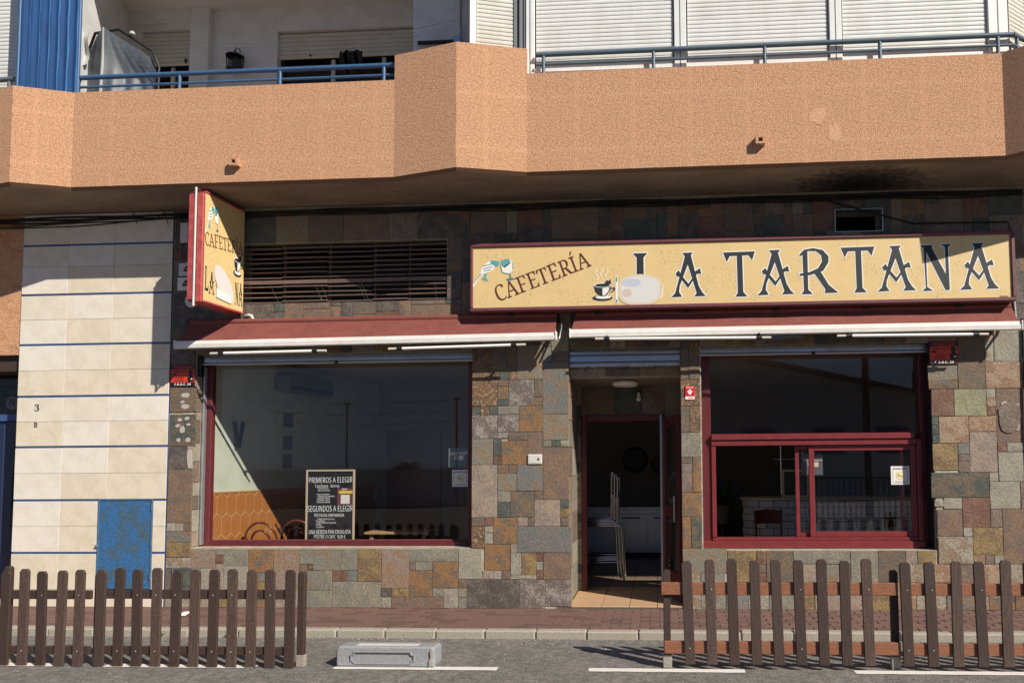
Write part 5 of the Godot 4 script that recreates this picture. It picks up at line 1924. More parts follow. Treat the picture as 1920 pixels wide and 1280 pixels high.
func make_furniture() -> void:
	var c := bentwood()
	c.position = Vector3(-5.06, 0.02, -0.95)
	c.rotation.y = PI + 0.1
	c.set_meta("label", "bentwood chair nearest the left edge of the big window")
	var spots := [[-4.78, -1.32, 3.3, "bentwood chair second from the left behind the big window"], [-4.95, -1.75, 0.4, "bentwood chair at the back left behind the first two"], [-4.55, -1.85, -0.2, "bentwood chair just left of the chalkboard, farther back"], [-3.95, -1.2, 1.7, "bentwood chair between the chalkboard and the pale table"], [-3.4, -2.05, 0.1, "bentwood chair behind the pale table, back to the room"]]
	for s in spots:
		dup(c, Vector3(s[0], 0.02, s[1]), s[2], s[3])
	var n := 0
	for q in [[-3.80, -2.95, -1.5, -1.0, "pale wooden cafe table right of the chalkboard"], [-4.75, -4.2, -1.65, -1.2, "dark edged cafe table among the bentwood chairs at the left"]]:
		var t := thing("cafe_table", Vector3(q[0], 0.02, q[2]), q[4], "table", "cafe tables behind the big window")
		put("tabletop", bx(q[0], 0.74, q[2], q[1], 0.775, q[3], 0.006), M.table_wood if n == 0 else M.chair_wood, t)
		for x in [q[0] + 0.06, q[1] - 0.1]:
			for z in [q[2] + 0.05, q[3] - 0.09]:
				put("leg", bx(x, 0.02, z, x + 0.05, 0.74, z + 0.05, 0.004), M.table_wood if n == 0 else M.chair_wood, t)
		n += 1
	make_chalkboard()
	var p := panel_chair()
	p.position = Vector3(1.60, 0.02, -2.2)
	p.rotation.y = 0.12 + PI
	p.rotation.y = 0.12
	p.set_meta("label", "wooden chair with curved back before the white tiled counter")
	dup(p, Vector3(0.92, 0.02, -2.2), PI / 2 + 0.1, "wooden chair seen from the side, left in the open sash")
	dup(p, Vector3(2.95, 0.02, -2.0), -2.2, "wooden chair behind the right sash, its back leaning left")
	# things on the counter
	var f := thing("picture_frame", Vector3(1.88, 1.11, -3.02), "small framed picture standing on the bar counter", "picture frame")
	for r in [[0, 0, 0.03, 0.42], [0.37, 0, 0.40, 0.42], [0.03, 0, 0.37, 0.03], [0.03, 0.39, 0.37, 0.42]]:
		put("frame", bx(r[0], r[1], -0.012, r[2], r[3], 0.012, 0.003), M.print_cream, f, true)
	put("picture", bx(0.03, 0.03, -0.006, 0.37, 0.39, 0.0), M.slate_d0, f, true)
	put("price_card", bx(0.20, 0.04, 0.001, 0.35, 0.2, 0.004), M.sticker_grey, f, true)
	var tap := thing("beer_tap", Vector3(1.90, 1.11, -3.2), "chrome beer tap column with crossbar on the bar counter", "beer tap")
	var col := MB.new()
	col.lathe([Vector2(0.045, 0.0), Vector2(0.03, 0.02), Vector2(0.022, 0.05), Vector2(0.022, 0.72), Vector2(0.032, 0.78), Vector2(0.0, 0.82)], Vector3.ZERO, 12)
	put("column", col, M.chrome, tap, true)
	var cb := MB.new()
	cb.tube([Vector3(-0.11, 0.58, 0.0), Vector3(0.36, 0.58, 0.0)], 0.011, 8)
	put("crossbar", cb, M.chrome, tap, true)
	var sp := MB.new()
	sp.tube([Vector3(0.33, 0.68, 0.0), Vector3(0.33, 0.42, 0.02)], 0.010, 8)
	put("spout", sp, M.chrome, tap, true)
	var pl := thing("house_plant", Vector3(1.1, 0.9, -4.6), "dim leafy plant in the dark left of the bar counter", "plant")
	var lv := MB.new()
	for i in 40:
		var a := rng.randf() * TAU
		var el := rng.randf_range(0.1, 1.3)
		var d := Vector3(cos(a) * cos(el), sin(el), sin(a) * cos(el))
		var ln := rng.randf_range(0.35, 0.8)
		var sd := Vector3(-d.z, 0, d.x).normalized() * 0.06
		var b := d * ln * 0.5
		lv.quad(Vector3.ZERO, b + sd, d * ln - Vector3(0, 0.1 * ln, 0), b - sd)
	put("leaves", lv, M.leaf, pl, true)
	var pot := MB.new()
	pot.lathe([Vector2(0.0, -0.3), Vector2(0.12, -0.3), Vector2(0.17, 0.02), Vector2(0.0, 0.02)], Vector3.ZERO, 14)
	put("pot", pot, M.room_dark, pl, true)
	var stand := MB.new()
	stand.lathe([Vector2(0.0, -0.88), Vector2(0.2, -0.88), Vector2(0.05, -0.8), Vector2(0.05, -0.301), Vector2(0.0, -0.301)], Vector3.ZERO, 12)
	put("stand", stand, M.chair_wood, pl, true)
	# doorway: three stacked chairs and a steel kitchen unit
	var m := metal_chair()
	m.position = Vector3(-0.76, 0.03, -2.05)
	m.set_meta("label", "lowest tall metal stool of the stack inside the cafe door")
	dup(m, Vector3(-0.80, 0.062, -2.05), 0.0, "middle tall metal stool of the stack inside the cafe door")
	dup(m, Vector3(-0.84, 0.094, -2.05), 0.0, "topmost tall metal stool of the stack inside the cafe door")
	var k := thing("steel_counter", Vector3(-1.3, 0.02, -5.1), "stainless steel kitchen counter deep inside the doorway", "counter")
	put("body", bx(-1.3, 0.12, -5.1, 0.9, 0.86, -4.45), M.galvanised, k)
	put("worktop", bx(-1.32, 0.861, -5.1, 0.92, 0.90, -4.42, 0.006), M.galvanised, k)
	put("plinth", bx(-1.28, 0.02, -5.05, 0.88, 0.12, -4.5), M.black, k)
	for i in 4:
		var x0 := -1.28 + i * 0.55
		var d := put("door", bx(x0, 0.16, -4.449, x0 + 0.52, 0.78, -4.43, 0.004), M.galvanised, k)
		put("handle", bx(x0 + 0.1, 0.70, -4.43, x0 + 0.42, 0.72, -4.405, 0.004), M.black, d)
	var hs := [["dark round pan hanging on the wall above the steel counter", -0.42, 1.72, 0.24], ["dark kettle shaped utensil hanging at the right above the counter", 0.02, 1.62, 0.15]]
	for h in hs:
		var pan := MB.new()
		pan.xf = Transform3D(Basis(Vector3.RIGHT, PI / 2), Vector3(h[1], h[2], -5.3))
		pan.lathe([Vector2(0.0, 0.03), Vector2(h[3] * 0.8, 0.03), Vector2(h[3], 0.0), Vector2(h[3] * 0.9, -0.05), Vector2(0.0, -0.06)], Vector3.ZERO, 18)
		tag(put("pan", pan, M.black), h[0], "pan")
	# wall decoration behind the big window
	var orn := thing("wall_ornament", oblique() * Vector3(0.42, 2.03, 0.005), "dark forked wall ornament high on the cream cafe wall", "ornament")
	orn.rotation.y = -0.14
	for s in [-1, 1]:
		var mb := MB.new()
		mb.tube([Vector3(0.02, -0.17, s * 0.03), Vector3(0.03, 0.0, s * 0.045), Vector3(0.03, 0.17, s * 0.08)], 0.014, 8, 0.022)
		put("prong", mb, M.black, orn, true)
	var bar := MB.new()
	bar.tube([Vector3(0.03, -0.03, -0.05), Vector3(0.03, -0.03, 0.05)], 0.016, 8)
	put("crosspiece", bar, M.black, orn, true)
	for q in [[2.18, "upper small dark picture in a column on the cafe wall"], [1.86, "middle small dark picture in a column on the cafe wall"], [1.60, "lower small dark picture in a column on the cafe wall"]]:
		var fr := thing("wall_picture", oblique() * Vector3(1.45, q[0], 0.001), q[1], "picture", "small pictures on the cafe wall")
		fr.rotation.y = -0.14
		put("frame", bx(0.0, 0.0, -0.10, 0.02, 0.2, 0.10, 0.004), M.chair_wood, fr, true)
		put("picture", bx(0.02, 0.03, -0.07, 0.024, 0.17, 0.07), M.curtain_dark, fr, true)
	var ac := thing("air_conditioner", oblique() * Vector3(1.6, 2.66, 0.12), "long grey air conditioner under the cafe ceiling at the left", "air conditioner")
	ac.rotation.y = -0.14
	put("body", bx(-0.1, 0.0, -0.6, 0.14, 0.24, 0.5, 0.03), M.sticker_grey, ac, true)
	put("outlet", bx(0.14, 0.02, -0.55, 0.146, 0.08, 0.45), M.black, ac, true)
	# lamp on the ceiling of the recess
	var l := thing("ceiling_lamp", Vector3(-0.39, 2.575, -0.62), "round cream ceiling lamp in the dark door recess", "lamp")
	var ls := MB.new()
	ls.lathe([Vector2(0.0, -0.005), Vector2(0.14, 0.0), Vector2(0.16, 0.025), Vector2(0.155, 0.05), Vector2(0.0, 0.065)], Vector3.ZERO, 24)
	put("shade", ls, M.lamp_white, l, true)
	var bl := thing("bulb_holder", Vector3(-0.235, 2.45, -0.98), "small white bulb in a wall socket above the cafe door", "lamp")
	var bs := MB.new()
	bs.lathe([Vector2(0.0, -0.035), Vector2(0.028, -0.02), Vector2(0.032, 0.0), Vector2(0.018, 0.035), Vector2(0.016, 0.08), Vector2(0.0, 0.085)], Vector3.ZERO, 12)
	put("bulb", bs, M.lamp_white, bl, true)
	put("socket", bx(-0.02, 0.08, -0.07, 0.02, 0.11, 0.02, 0.004), M.black, bl, true)

func make_chalkboard() -> void:
	var t := thing("chalkboard", Vector3(-4.0, 0.656, -0.44), "chalk menu board in a pale frame standing behind the big window", "chalkboard")
	var w := 0.305
	var h := 0.925
	put("board", bx(-w + 0.02, 0.0, -0.012, w - 0.02, h - 0.02, 0.0), M.board_black, t, true)
	for r in [[-w, 0, -w + 0.022, h], [w - 0.022, 0, w, h], [-w + 0.022, h - 0.022, w - 0.022, h]]:
		put("frame", bx(r[0], r[1], -0.016, r[2], r[3], 0.01, 0.003), M.board_frame, t, true)
	var rows := [["PRIMEROS A ELEGIR", 0.80, 0.066, 0.66, 0.0], ["Cuchara  Serna", 0.728, 0.036, 0.9, -0.04], ["*SOPA DE POLLO", 0.697, 0.018, 0.7, -0.09], ["*SOPA DE PESCADO", 0.672, 0.018, 0.7, -0.08], ["*PASTA CON QUESO", 0.625, 0.018, 0.7, -0.09], ["*ENSALADA DE PIMIENTOS", 0.602, 0.018, 0.7, -0.05], ["*ENTREMES IBERICO", 0.579, 0.018, 0.7, -0.085], ["*GARBANZO CASERO", 0.555, 0.018, 0.7, -0.085], ["*ENSALADA CAMPERA", 0.53, 0.018, 0.7, -0.085], ["SEGUNDOS A ELEGIR", 0.452, 0.072, 0.60, 0.0], ["PECHUGA EMPANADA", 0.372, 0.038, 0.72, -0.01], ["*HAMBURGUESA DE POLLO", 0.325, 0.018, 0.7, -0.05], ["*ALBONDIGAS", 0.302, 0.018, 0.7, -0.12], ["*LOMO ADOBADO CON QUESO", 0.28, 0.018, 0.7, -0.045], ["*LUBINA", 0.255, 0.018, 0.7, -0.14], ["*CALAMARES", 0.228, 0.018, 0.7, -0.12], ["UNA BEBIDA·PAN·ENSALADA", 0.17, 0.05, 0.58, 0.0], ["POSTRE O CAFE  9,00 €", 0.112, 0.042, 0.66, 0.0]]
	for r in rows:
		txt(r[0], r[2], "Droid Sans", 400, M.chalk, t, t.position + Vector3(r[4], r[1], 0.001), r[3], rng.randf_range(-0.012, 0.012), "chalk_line")
	put("poster", bx(0.09, 0.50, 0.0005, w - 0.024, 0.70, 0.003), M.maroon_sign, t, true)
	put("poster_photo", bx(0.135, 0.51, 0.0031, 0.245, 0.62, 0.005), M.print_grey, t, true)
	put("poster_banner", bx(0.11, 0.635, 0.0031, 0.28, 0.668, 0.005), M.yellow, t, true)
	txt("MENU", 0.018, "Droid Sans", 700, M.print_white, t, t.position + Vector3(0.18, 0.686, 0.0035), 0.9, 0.0, "poster_title")

# ---------------------------------------------------------------- things on the terrace
func make_terrace_things() -> void:
	# grey tarpaulin over a frame
	var t := thing("tarpaulin", Vector3(-6.2, 5.0, 0.3), "grey plastic sheet draped over a frame on the open terrace", "cover")
	var f := func(u: float, v: float) -> Vector3:
		var x := lerpf(-6.66, -5.80, u)
		var tops := [[0.0, 6.33], [0.12, 6.52], [0.22, 6.63], [0.37, 6.70], [0.55, 6.60], [0.72, 6.52], [0.9, 6.42], [1.0, 6.20]]
		var yt := 6.2
		for i in tops.size() - 1:
			if u >= tops[i][0]:
				yt = lerpf(tops[i][1], tops[i + 1][1], (u - tops[i][0]) / (tops[i + 1][0] - tops[i][0]))
		var z := 0.52 - absf(u - 0.37) * (0.42 if u < 0.37 else 0.36)
		var fold := v * (0.35 + 0.65 * v)
		z += 0.030 * fold * sin(u * 40.0 + 1.6 * v)
		var ray := (u - 0.37) / (v + 0.12)
		z += (0.05 if u > 0.37 else 0.035) * v * absf(sin(ray * 7.0)) - 0.02 * v
		if u > 0.37:
			z -= 0.09 * sin(PI * (u - 0.37) / 0.63) * exp(-pow((v - 0.28) / 0.16, 2.0))
		return Vector3(x + 0.02 * v * sin(9.0 * v + u), lerpf(5.2, yt, 1.0 - v), z)
	var g := func(u: float, v: float) -> Vector3:
		return f.call(u, 1.0 - v)
	var mb := MB.new()
	mb.sheet(g, 90, 40, 0.002)
	put("sheet", mb, M.tarp, t)
	var st := MB.new()
	st.sheet(func(u: float, v: float) -> Vector3:
		var p: Vector3 = f.call(0.37 + (u - 0.5) * 0.03, 1.0 - v)
		return p + Vector3(0, 0, 0.006), 2, 40, 0.001)
	put("pale_seam", st, M.tarp_pale, t)
	var fl := MB.new()
	fl.sheet(func(u: float, v: float) -> Vector3:
		return Vector3(lerpf(-6.68, -6.50, u) - 0.05 * (1.0 - v), lerpf(6.28, 6.60, v) + 0.02 * sin(u * 6.0) + 0.10 * u * v, 0.50 + 0.03 * sin(v * 7.0 + u * 3.0) - 0.06 * (1.0 - u)), 10, 10, 0.002)
	put("loose_flap", fl, M.tarp_pale, t)
	var fr := MB.new()
	fr.tube([Vector3(-6.62, 6.45, 0.40), Vector3(-6.50, 6.68, 0.44), Vector3(-6.2, 6.70, 0.46), Vector3(-5.85, 6.48, 0.36), Vector3(-5.79, 6.3, 0.33), Vector3(-5.80, 4.9, 0.33)], 0.016, 8)
	put("frame", fr, M.black, t)
	var kn := MB.new()
	kn.lathe([Vector2(0.0, -0.03), Vector2(0.03, -0.015), Vector2(0.03, 0.015), Vector2(0.0, 0.03)], Vector3(-6.05, 6.66, 0.44), 10)
	put("knot", kn, M.tarp_pale, t)
	# blue screen behind the left prow, fold highlights painted in its colour
	var c := thing("balcony_screen", Vector3(-6.8, 5.815, 0.78), "blue balcony screen with lit folds painted as pale stripes at the left prow", "screen")
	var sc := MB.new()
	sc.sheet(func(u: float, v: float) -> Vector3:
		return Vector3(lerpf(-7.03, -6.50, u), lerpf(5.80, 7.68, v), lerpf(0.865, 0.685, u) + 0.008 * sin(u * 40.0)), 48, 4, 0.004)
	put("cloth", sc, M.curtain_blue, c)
	for q in [[-7.045, 0.86], [-6.495, 0.675]]:
		var pb := MB.new()
		pb.tube([Vector3(q[0], 5.80, q[1]), Vector3(q[0], 7.69, q[1])], 0.018, 8)
		put("edge_pole", pb, M.blue_rail, c)
	# wall lantern
	var l := thing("wall_lantern", Vector3(-5.50, 6.84, -0.72), "black wall lantern between the two shuttered terrace windows", "lantern")
	for s in [[-1, -1], [1, -1], [1, 1], [-1, 1]]:
		var p := MB.new()
		p.tube([Vector3(s[0] * 0.065, 0.0, s[1] * 0.065), Vector3(s[0] * 0.075, 0.17, s[1] * 0.075)], 0.007, 6)
		put("bar", p, M.black, l, true)
	var rf := MB.new()
	rf.lathe([Vector2(0.115, 0.165), Vector2(0.12, 0.175), Vector2(0.05, 0.215), Vector2(0.02, 0.23), Vector2(0.02, 0.25), Vector2(0.0, 0.26)], Vector3.ZERO, 8)
	put("roof", rf, M.black, l, true)
	put("base_plate", bx(-0.08, -0.02, -0.08, 0.08, 0.0, 0.08, 0.004), M.black, l, true)
	put("lantern_glass", bx(-0.06, 0.0, -0.06, 0.06, 0.165, 0.06), M.pane_tint, l, true)
	var hk := MB.new()
	hk.tube([Vector3(0, 0.255, 0), Vector3(0.01, 0.29, 0), Vector3(0.03, 0.30, -0.03), Vector3(0.03, 0.28, -0.08)], 0.007, 6)
	put("hook", hk, M.black, l, true)
	# clothes line with two dark garments, and its bracket on the pier
	var ln := thing("clothes_line", Vector3(-4.2, 6.5, 0.25), "thin clothes lines strung across the open terrace", "clothes line")
	for q in [[Vector3(-6.03, 6.70, 0.25), Vector3(-4.5, 6.42, 0.25), Vector3(-3.6, 6.46, 0.25), Vector3(-2.75, 6.64, 0.25)], [Vector3(-6.0, 6.62, 0.15), Vector3(-4.5, 6.60, 0.15), Vector3(-3.6, 6.43, 0.25), Vector3(-2.7, 6.62, 0.22)], [Vector3(-6.3, 6.78, 0.05), Vector3(-5.0, 6.72, 0.05), Vector3(-3.9, 6.50, 0.2), Vector3(-2.3, 6.80, 0.2)]]:
		var w := MB.new()
		w.tube(q, 0.0018, 5)
		put("line", w, M.sticker_grey, ln)
	var n := 0
	for q in [[-3.575, 0.075, "left dark garment hanging on the terrace clothes line"], [-3.455, 0.06, "right dark garment hanging on the terrace clothes line"]]:
		var cl := MB.new()
		var x: float = q[0]
		var wd: float = q[1]
		cl.sheet(func(u: float, v: float) -> Vector3:
			return Vector3(x + lerpf(-wd, wd, u) * (0.75 + 0.3 * sin(v * 2.4)), lerpf(6.19 if n == 0 else 6.22, 6.455, v), 0.25 + 0.02 * sin(u * 9.0 + v * 3.0)), 10, 8, 0.006)
		tag(put("garment", cl, M.cloth_black), q[2], "garment", "dark garments on the line")
		n += 1
	var br := thing("line_bracket", Vector3(-2.3, 6.62, 0.1), "steel clothes line bracket with dark arm at the white pier", "bracket")
	put("arm", bx(-2.80, 6.62, 0.02, -2.27, 6.655, 0.055, 0.004), M.black, br)
	var bk := MB.new()
	bk.tube([Vector3(-2.28, 6.55, 0.06), Vector3(-2.275, 6.80, 0.06), Vector3(-2.2, 6.79, 0.06)], 0.009, 6)
	put("rod", bk, M.steel, br)
	put("clamp", bx(-2.36, 6.60, 0.0, -2.27, 6.69, 0.07, 0.01), M.steel, br)

# ---------------------------------------------------------------- plates, stickers, cables
func make_plates() -> void:
	var n := 0
	for q in [[-5.752, 2.578, -5.455, 2.83, "red alarm sign reading CONECTADA left of the big window"], [3.035, 2.70, 3.345, 2.955, "red alarm sign reading CONECTADA right of the sliding window"]]:
		var t := thing("alarm_sign", Vector3(q[0], q[1], 0.022), q[4], "sign", "red alarm signs")
		var w: float = q[2] - q[0]
		var h: float = q[3] - q[1]
		put("plate", bx(0, 0, 0, w, h, 0.004, 0.001), M.alarm_dark, t, true)
		put("red_field", bx(0.004, h * 0.185, 0.0041, w - 0.004, h * 0.79, 0.005), M.alarm_red, t, true)
		txt("CONECTADA", h * 0.135, "Droid Sans", 700, M.alarm_red, t, t.position + Vector3(w / 2, h * 0.89, 0.0045), 0.86)
		txt("C.R.A.C. 24", h * 0.10, "Droid Sans", 700, M.print_white, t, t.position + Vector3(w / 2, h * 0.095, 0.0045), 1.15)
		txt("CENTRAL DE ALARMAS", h * 0.065, "Droid Sans", 700, M.alarm_dark, t, t.position + Vector3(w * 0.38, h * 0.70, 0.0055), 0.75)
		txt("24 HORAS", h * 0.075, "Droid Sans", 700, M.alarm_dark, t, t.position + Vector3(w * 0.36, h * 0.40, 0.0055), 0.9)
		txt("906 123 456" if false else "VIGILADO", h * 0.075, "Droid Sans", 700, M.alarm_dark, t, t.position + Vector3(w * 0.36, h * 0.28, 0.0055), 0.9)
		# dark guard figure silhouette
		flat([[w * 0.72, h * 0.19], [w * 0.95, h * 0.22], [w * 0.97, h * 0.42], [w * 0.90, h * 0.52], [w * 0.93, h * 0.66], [w * 0.88, h * 0.78], [w * 0.76, h * 0.78], [w * 0.73, h * 0.66], [w * 0.77, h * 0.52], [w * 0.70, h * 0.40]], 0.0062, M.alarm_dark, t, "figure")
		flat(oval(w * 0.16, h * 0.56, w * 0.10, h * 0.05, 12), 0.0062, M.alarm_dark, t, "emblem")
		flat([[w * 0.85, h * 0.30], [w * 0.91, h * 0.30], [w * 0.91, h * 0.37], [w * 0.85, h * 0.37]], 0.0072, M.print_grey, t, "badge")
		n += 1
	var s := thing("security_sticker", Vector3(0.318, 2.345, 0.020), "small red security sticker on the slate between door and window", "sticker")
	put("plate", bx(0, 0, 0, 0.105, 0.155, 0.003), M.print_white, s, true)
	put("red_field", bx(0.0, 0.035, 0.0031, 0.105, 0.155, 0.004), M.sticker_red, s, true)
	flat([[0.03, 0.105], [0.045, 0.09], [0.06, 0.09], [0.075, 0.105], [0.08, 0.09], [0.06, 0.055], [0.045, 0.055], [0.025, 0.09]], 0.005, M.print_white, s, "emblem")
	flat(oval(0.0525, 0.105, 0.012, 0.012, 12), 0.005, M.print_white, s, "emblem_dot")
	txt("Seguridad", 0.014, "Droid Sans", 700, M.print_white, s, s.position + Vector3(0.0525, 0.138, 0.0045), 0.9)
	txt("alarma", 0.014, "Droid Sans", 700, M.sticker_red, s, s.position + Vector3(0.06, 0.018, 0.0035), 0.9)
	n = 0
	for q in [[-2.435, 1.37, -0.2475, "no smoking notice on the glass of the big window", 0.195], [2.645, 1.365, -0.2085, "no smoking notice on the glass of the right sash", 0.205]]:
		var t := thing("no_smoking_notice", Vector3(q[0], q[1], q[2]), q[3], "notice", "no smoking notices")
		var w: float = q[4]
		put("sheet", bx(0, 0, 0, w, w * 1.02, 0.002), M.print_white, t, true)
		for r in [[0.10, 0.08, 0.90, 0.095], [0.10, 0.905, 0.90, 0.92], [0.10, 0.095, 0.115, 0.905], [0.885, 0.095, 0.90, 0.905]]:
			put("border_line", bx(r[0] * w, r[1] * w, 0.0021, r[2] * w, r[3] * w, 0.0026), M.ink, t, true)
		var disc := oval(0.5 * w, 0.5 * w, 0.23 * w, 0.23 * w, 28)
		flat(disc, 0.0032, M.yellow, t, "ring")
		flat(oval(0.5 * w, 0.5 * w, 0.205 * w, 0.205 * w, 28), 0.0038, M.print_cream, t, "disc")
		flat([[0.35 * w, 0.48 * w], [0.62 * w, 0.45 * w], [0.62 * w, 0.49 * w], [0.35 * w, 0.52 * w]], 0.0044, M.ink, t, "cigarette")
		flat([[0.33 * w, 0.64 * w], [0.36 * w, 0.67 * w], [0.67 * w, 0.36 * w], [0.64 * w, 0.33 * w]], 0.005, M.yellow, t, "bar")
		txt("PROHIBIDO FUMAR", 0.055 * w, "Droid Sans", 700, M.ink, t, t.position + Vector3(w * 0.5, w * 0.86, 0.0026), 1.1)
		txt("EN ESTE LOCAL", 0.05 * w, "Droid Sans", 700, M.ink, t, t.position + Vector3(w * 0.5, w * 0.16, 0.0026), 1.1)
	for q in [[-2.485, 1.60, -0.262, 0.225, "dark PIDE AQUÍ notice inside the big window above the no smoking notice"], [1.655, 1.48, -0.285, 0.245, "dark PIDE AQUÍ notice behind the sashes of the sliding window"]]:
		var t := thing("order_notice", Vector3(q[0], q[1], q[2]), q[4], "notice", "order here notices")
		var w: float = q[3]
		put("sheet", bx(0, 0, -0.002, w, w * 1.0, 0.0), M.sticker_grey, t, true)
		txt("PIDE AQUÍ", 0.036, "Droid Sans", 700, M.print_white, t, t.position + Vector3(w * 0.55, w * 0.72, 0.0006), 0.85, 0.06)
		txt("TU", 0.036, "Droid Sans", 700, M.print_white, t, t.position + Vector3(w * 0.38, w * 0.48, 0.0006), 0.8)
		put("cup_sticker", bx(w * 0.55, w * 0.38, 0.0004, w * 0.8, w * 0.6, 0.001), M.print_cream, t, true)
	var pl := thing("wall_plate", Vector3(-1.482, 1.628, 0.02), "small pale socket plate on the slate pier beside the door", "plate")
	put("plate", bx(0, 0, 0, 0.163, 0.112, 0.01, 0.004), M.print_grey, pl, true)
	put("inset", bx(0.012, 0.012, 0.0101, 0.151, 0.10, 0.013, 0.002), M.shutter_cream, pl, true)
	var lk := MB.new()
	lk.xf = Transform3D(Basis(Vector3.RIGHT, PI / 2), Vector3(0.122, 0.056, 0.013))
	lk.lathe([Vector2(0.0, 0.004), Vector2(0.011, 0.004), Vector2(0.013, 0.0)], Vector3.ZERO, 12)
	put("lock", lk, M.ink, pl, true)
	var ht := thing("meter_hatch", Vector3(-5.672, 0.20, 0.018), "grey meter hatch low on the slate behind the left fence", "hatch")
	for r in [[0, 0, 0.25, 0.014], [0, 0.236, 0.25, 0.25], [0, 0.014, 0.014, 0.236], [0.236, 0.014, 0.25, 0.236]]:
		put("rim", bx(r[0], r[1], 0, r[2], r[3], 0.012, 0.002), M.steel, ht, true)
	put("cover", bx(0.014, 0.014, 0.0, 0.236, 0.236, 0.006), M.slate_d0, ht, true)
	n = 0
	for q in [[-5.69, 3.90, "upper faded red and white plate behind the blade sign"], [-5.70, 3.725, "lower red and white plate behind the blade sign"]]:
		var t := thing("faded_plate", Vector3(q[0], q[1], 0.02), q[2], "plate", "plates behind the blade sign")
		put("plate", bx(0, 0, 0, 0.24, 0.155, 0.005, 0.001), M.print_white if n else M.print_grey, t, true)
		flat([[0.06, 0.085], [0.10, 0.125], [0.20, 0.125], [0.22, 0.085]], 0.006, M.maroon, t, "roof_mark")
		put("band", bx(0.06, 0.05, 0.0051, 0.22, 0.08, 0.006), M.maroon, t, true)
		n += 1
	var bxp := thing("junction_box", Vector3(-5.67, 4.30, 0.02), "pale narrow junction box at the top of the slate behind the blade sign", "box")
	put("body", bx(0, 0, 0, 0.10, 0.24, 0.03, 0.006), M.print_grey, bxp, true)
	var dk := thing("speaker_disc", Vector3(-5.52, 3.60, 0.02), "round pale plate half hidden under the blade sign", "plate")
	var dm := MB.new()
	dm.xf = Transform3D(Basis(Vector3.RIGHT, PI / 2), Vector3.ZERO)
	dm.lathe([Vector2(0.0, 0.02), Vector2(0.075, 0.018), Vector2(0.085, 0.0)], Vector3.ZERO, 20)
	put("disc", dm, M.print_grey, dk, true)
	# cable bundle under the soffit
	var cb := thing("cable_bundle", Vector3(-2.0, 4.63, 0.03), "bundle of black cables along the wall under the balcony soffit", "cable")
	for k in 5:
		var pts := []
		for i in 60:
			var u := i / 59.0
			var x := lerpf(-9.2, 4.1, u)
			pts.append(Vector3(x, 4.645 - k * 0.014 + 0.010 * sin(u * 50.0 + k * 2.0) - (0.05 * exp(-pow((x + 7.6) / 1.1, 2.0)) * k * 0.32), 0.035 + 0.012 * sin(k * 1.7 + u * 31.0)))
		var mb := MB.new()
		mb.tube(pts, 0.012 if k < 3 else 0.007, 6)
		put("cable", mb, M.black_cable, cb)
	for q in [[-6.3, 0.06], [-5.95, 0.09], [-5.6, -0.05]]:
		var mb := MB.new()
		mb.tube([Vector3(q[0], 4.60, 0.05), Vector3(q[0] + q[1], 4.67, 0.06), Vector3(q[0] + q[1] * 1.5, 4.60 - absf(q[1]), 0.05)], 0.005, 5)
		put("loose_end", mb, M.black_cable, cb)
	var dc := MB.new()
	dc.tube([Vector3(1.9, 4.60, 0.04), Vector3(2.9, 4.30, 0.03), Vector3(3.93, 4.29, 0.03), Vector3(3.955, 4.2, 0.03), Vector3(3.955, 3.98, 0.03)], 0.008, 6)
	tag(put("cable", dc, M.black_cable), "single black cable above the long shop sign's right end", "cable")
	var pp := MB.new()
	pp.tube([Vector3(3.96, 4.0, 0.035), Vector3(3.965, 3.45, 0.035), Vector3(3.975, 3.15, 0.035), Vector3(4.0, 3.1, 0.03)], 0.014, 8)
	tag(put("conduit", pp, M.tarp_pale), "thin pale conduit beside the right end of the shop sign", "pipe")
	var dr := MB.new()
	dr.tube([Vector3(4.05, 3.2, 0.03), Vector3(4.04, 2.0, 0.03), Vector3(4.05, 0.5, 0.03)], 0.012, 8)
	tag(put("cable", dr, M.black_cable), "black cable running down the slate at the right edge", "cable")
	# litter
	var lp := MB.new()
	lp.tri(Vector3(-5.30, 0.006, 0.55), Vector3(-5.17, 0.006, 0.53), Vector3(-5.15, 0.035, 0.42))
	lp.tri(Vector3(-5.30, 0.006, 0.55), Vector3(-5.15, 0.035, 0.42), Vector3(-5.24, 0.03, 0.43))
	tag(put("paper_scrap", lp, M.print_white), "white paper scrap on the pavement behind the left fence", "litter")

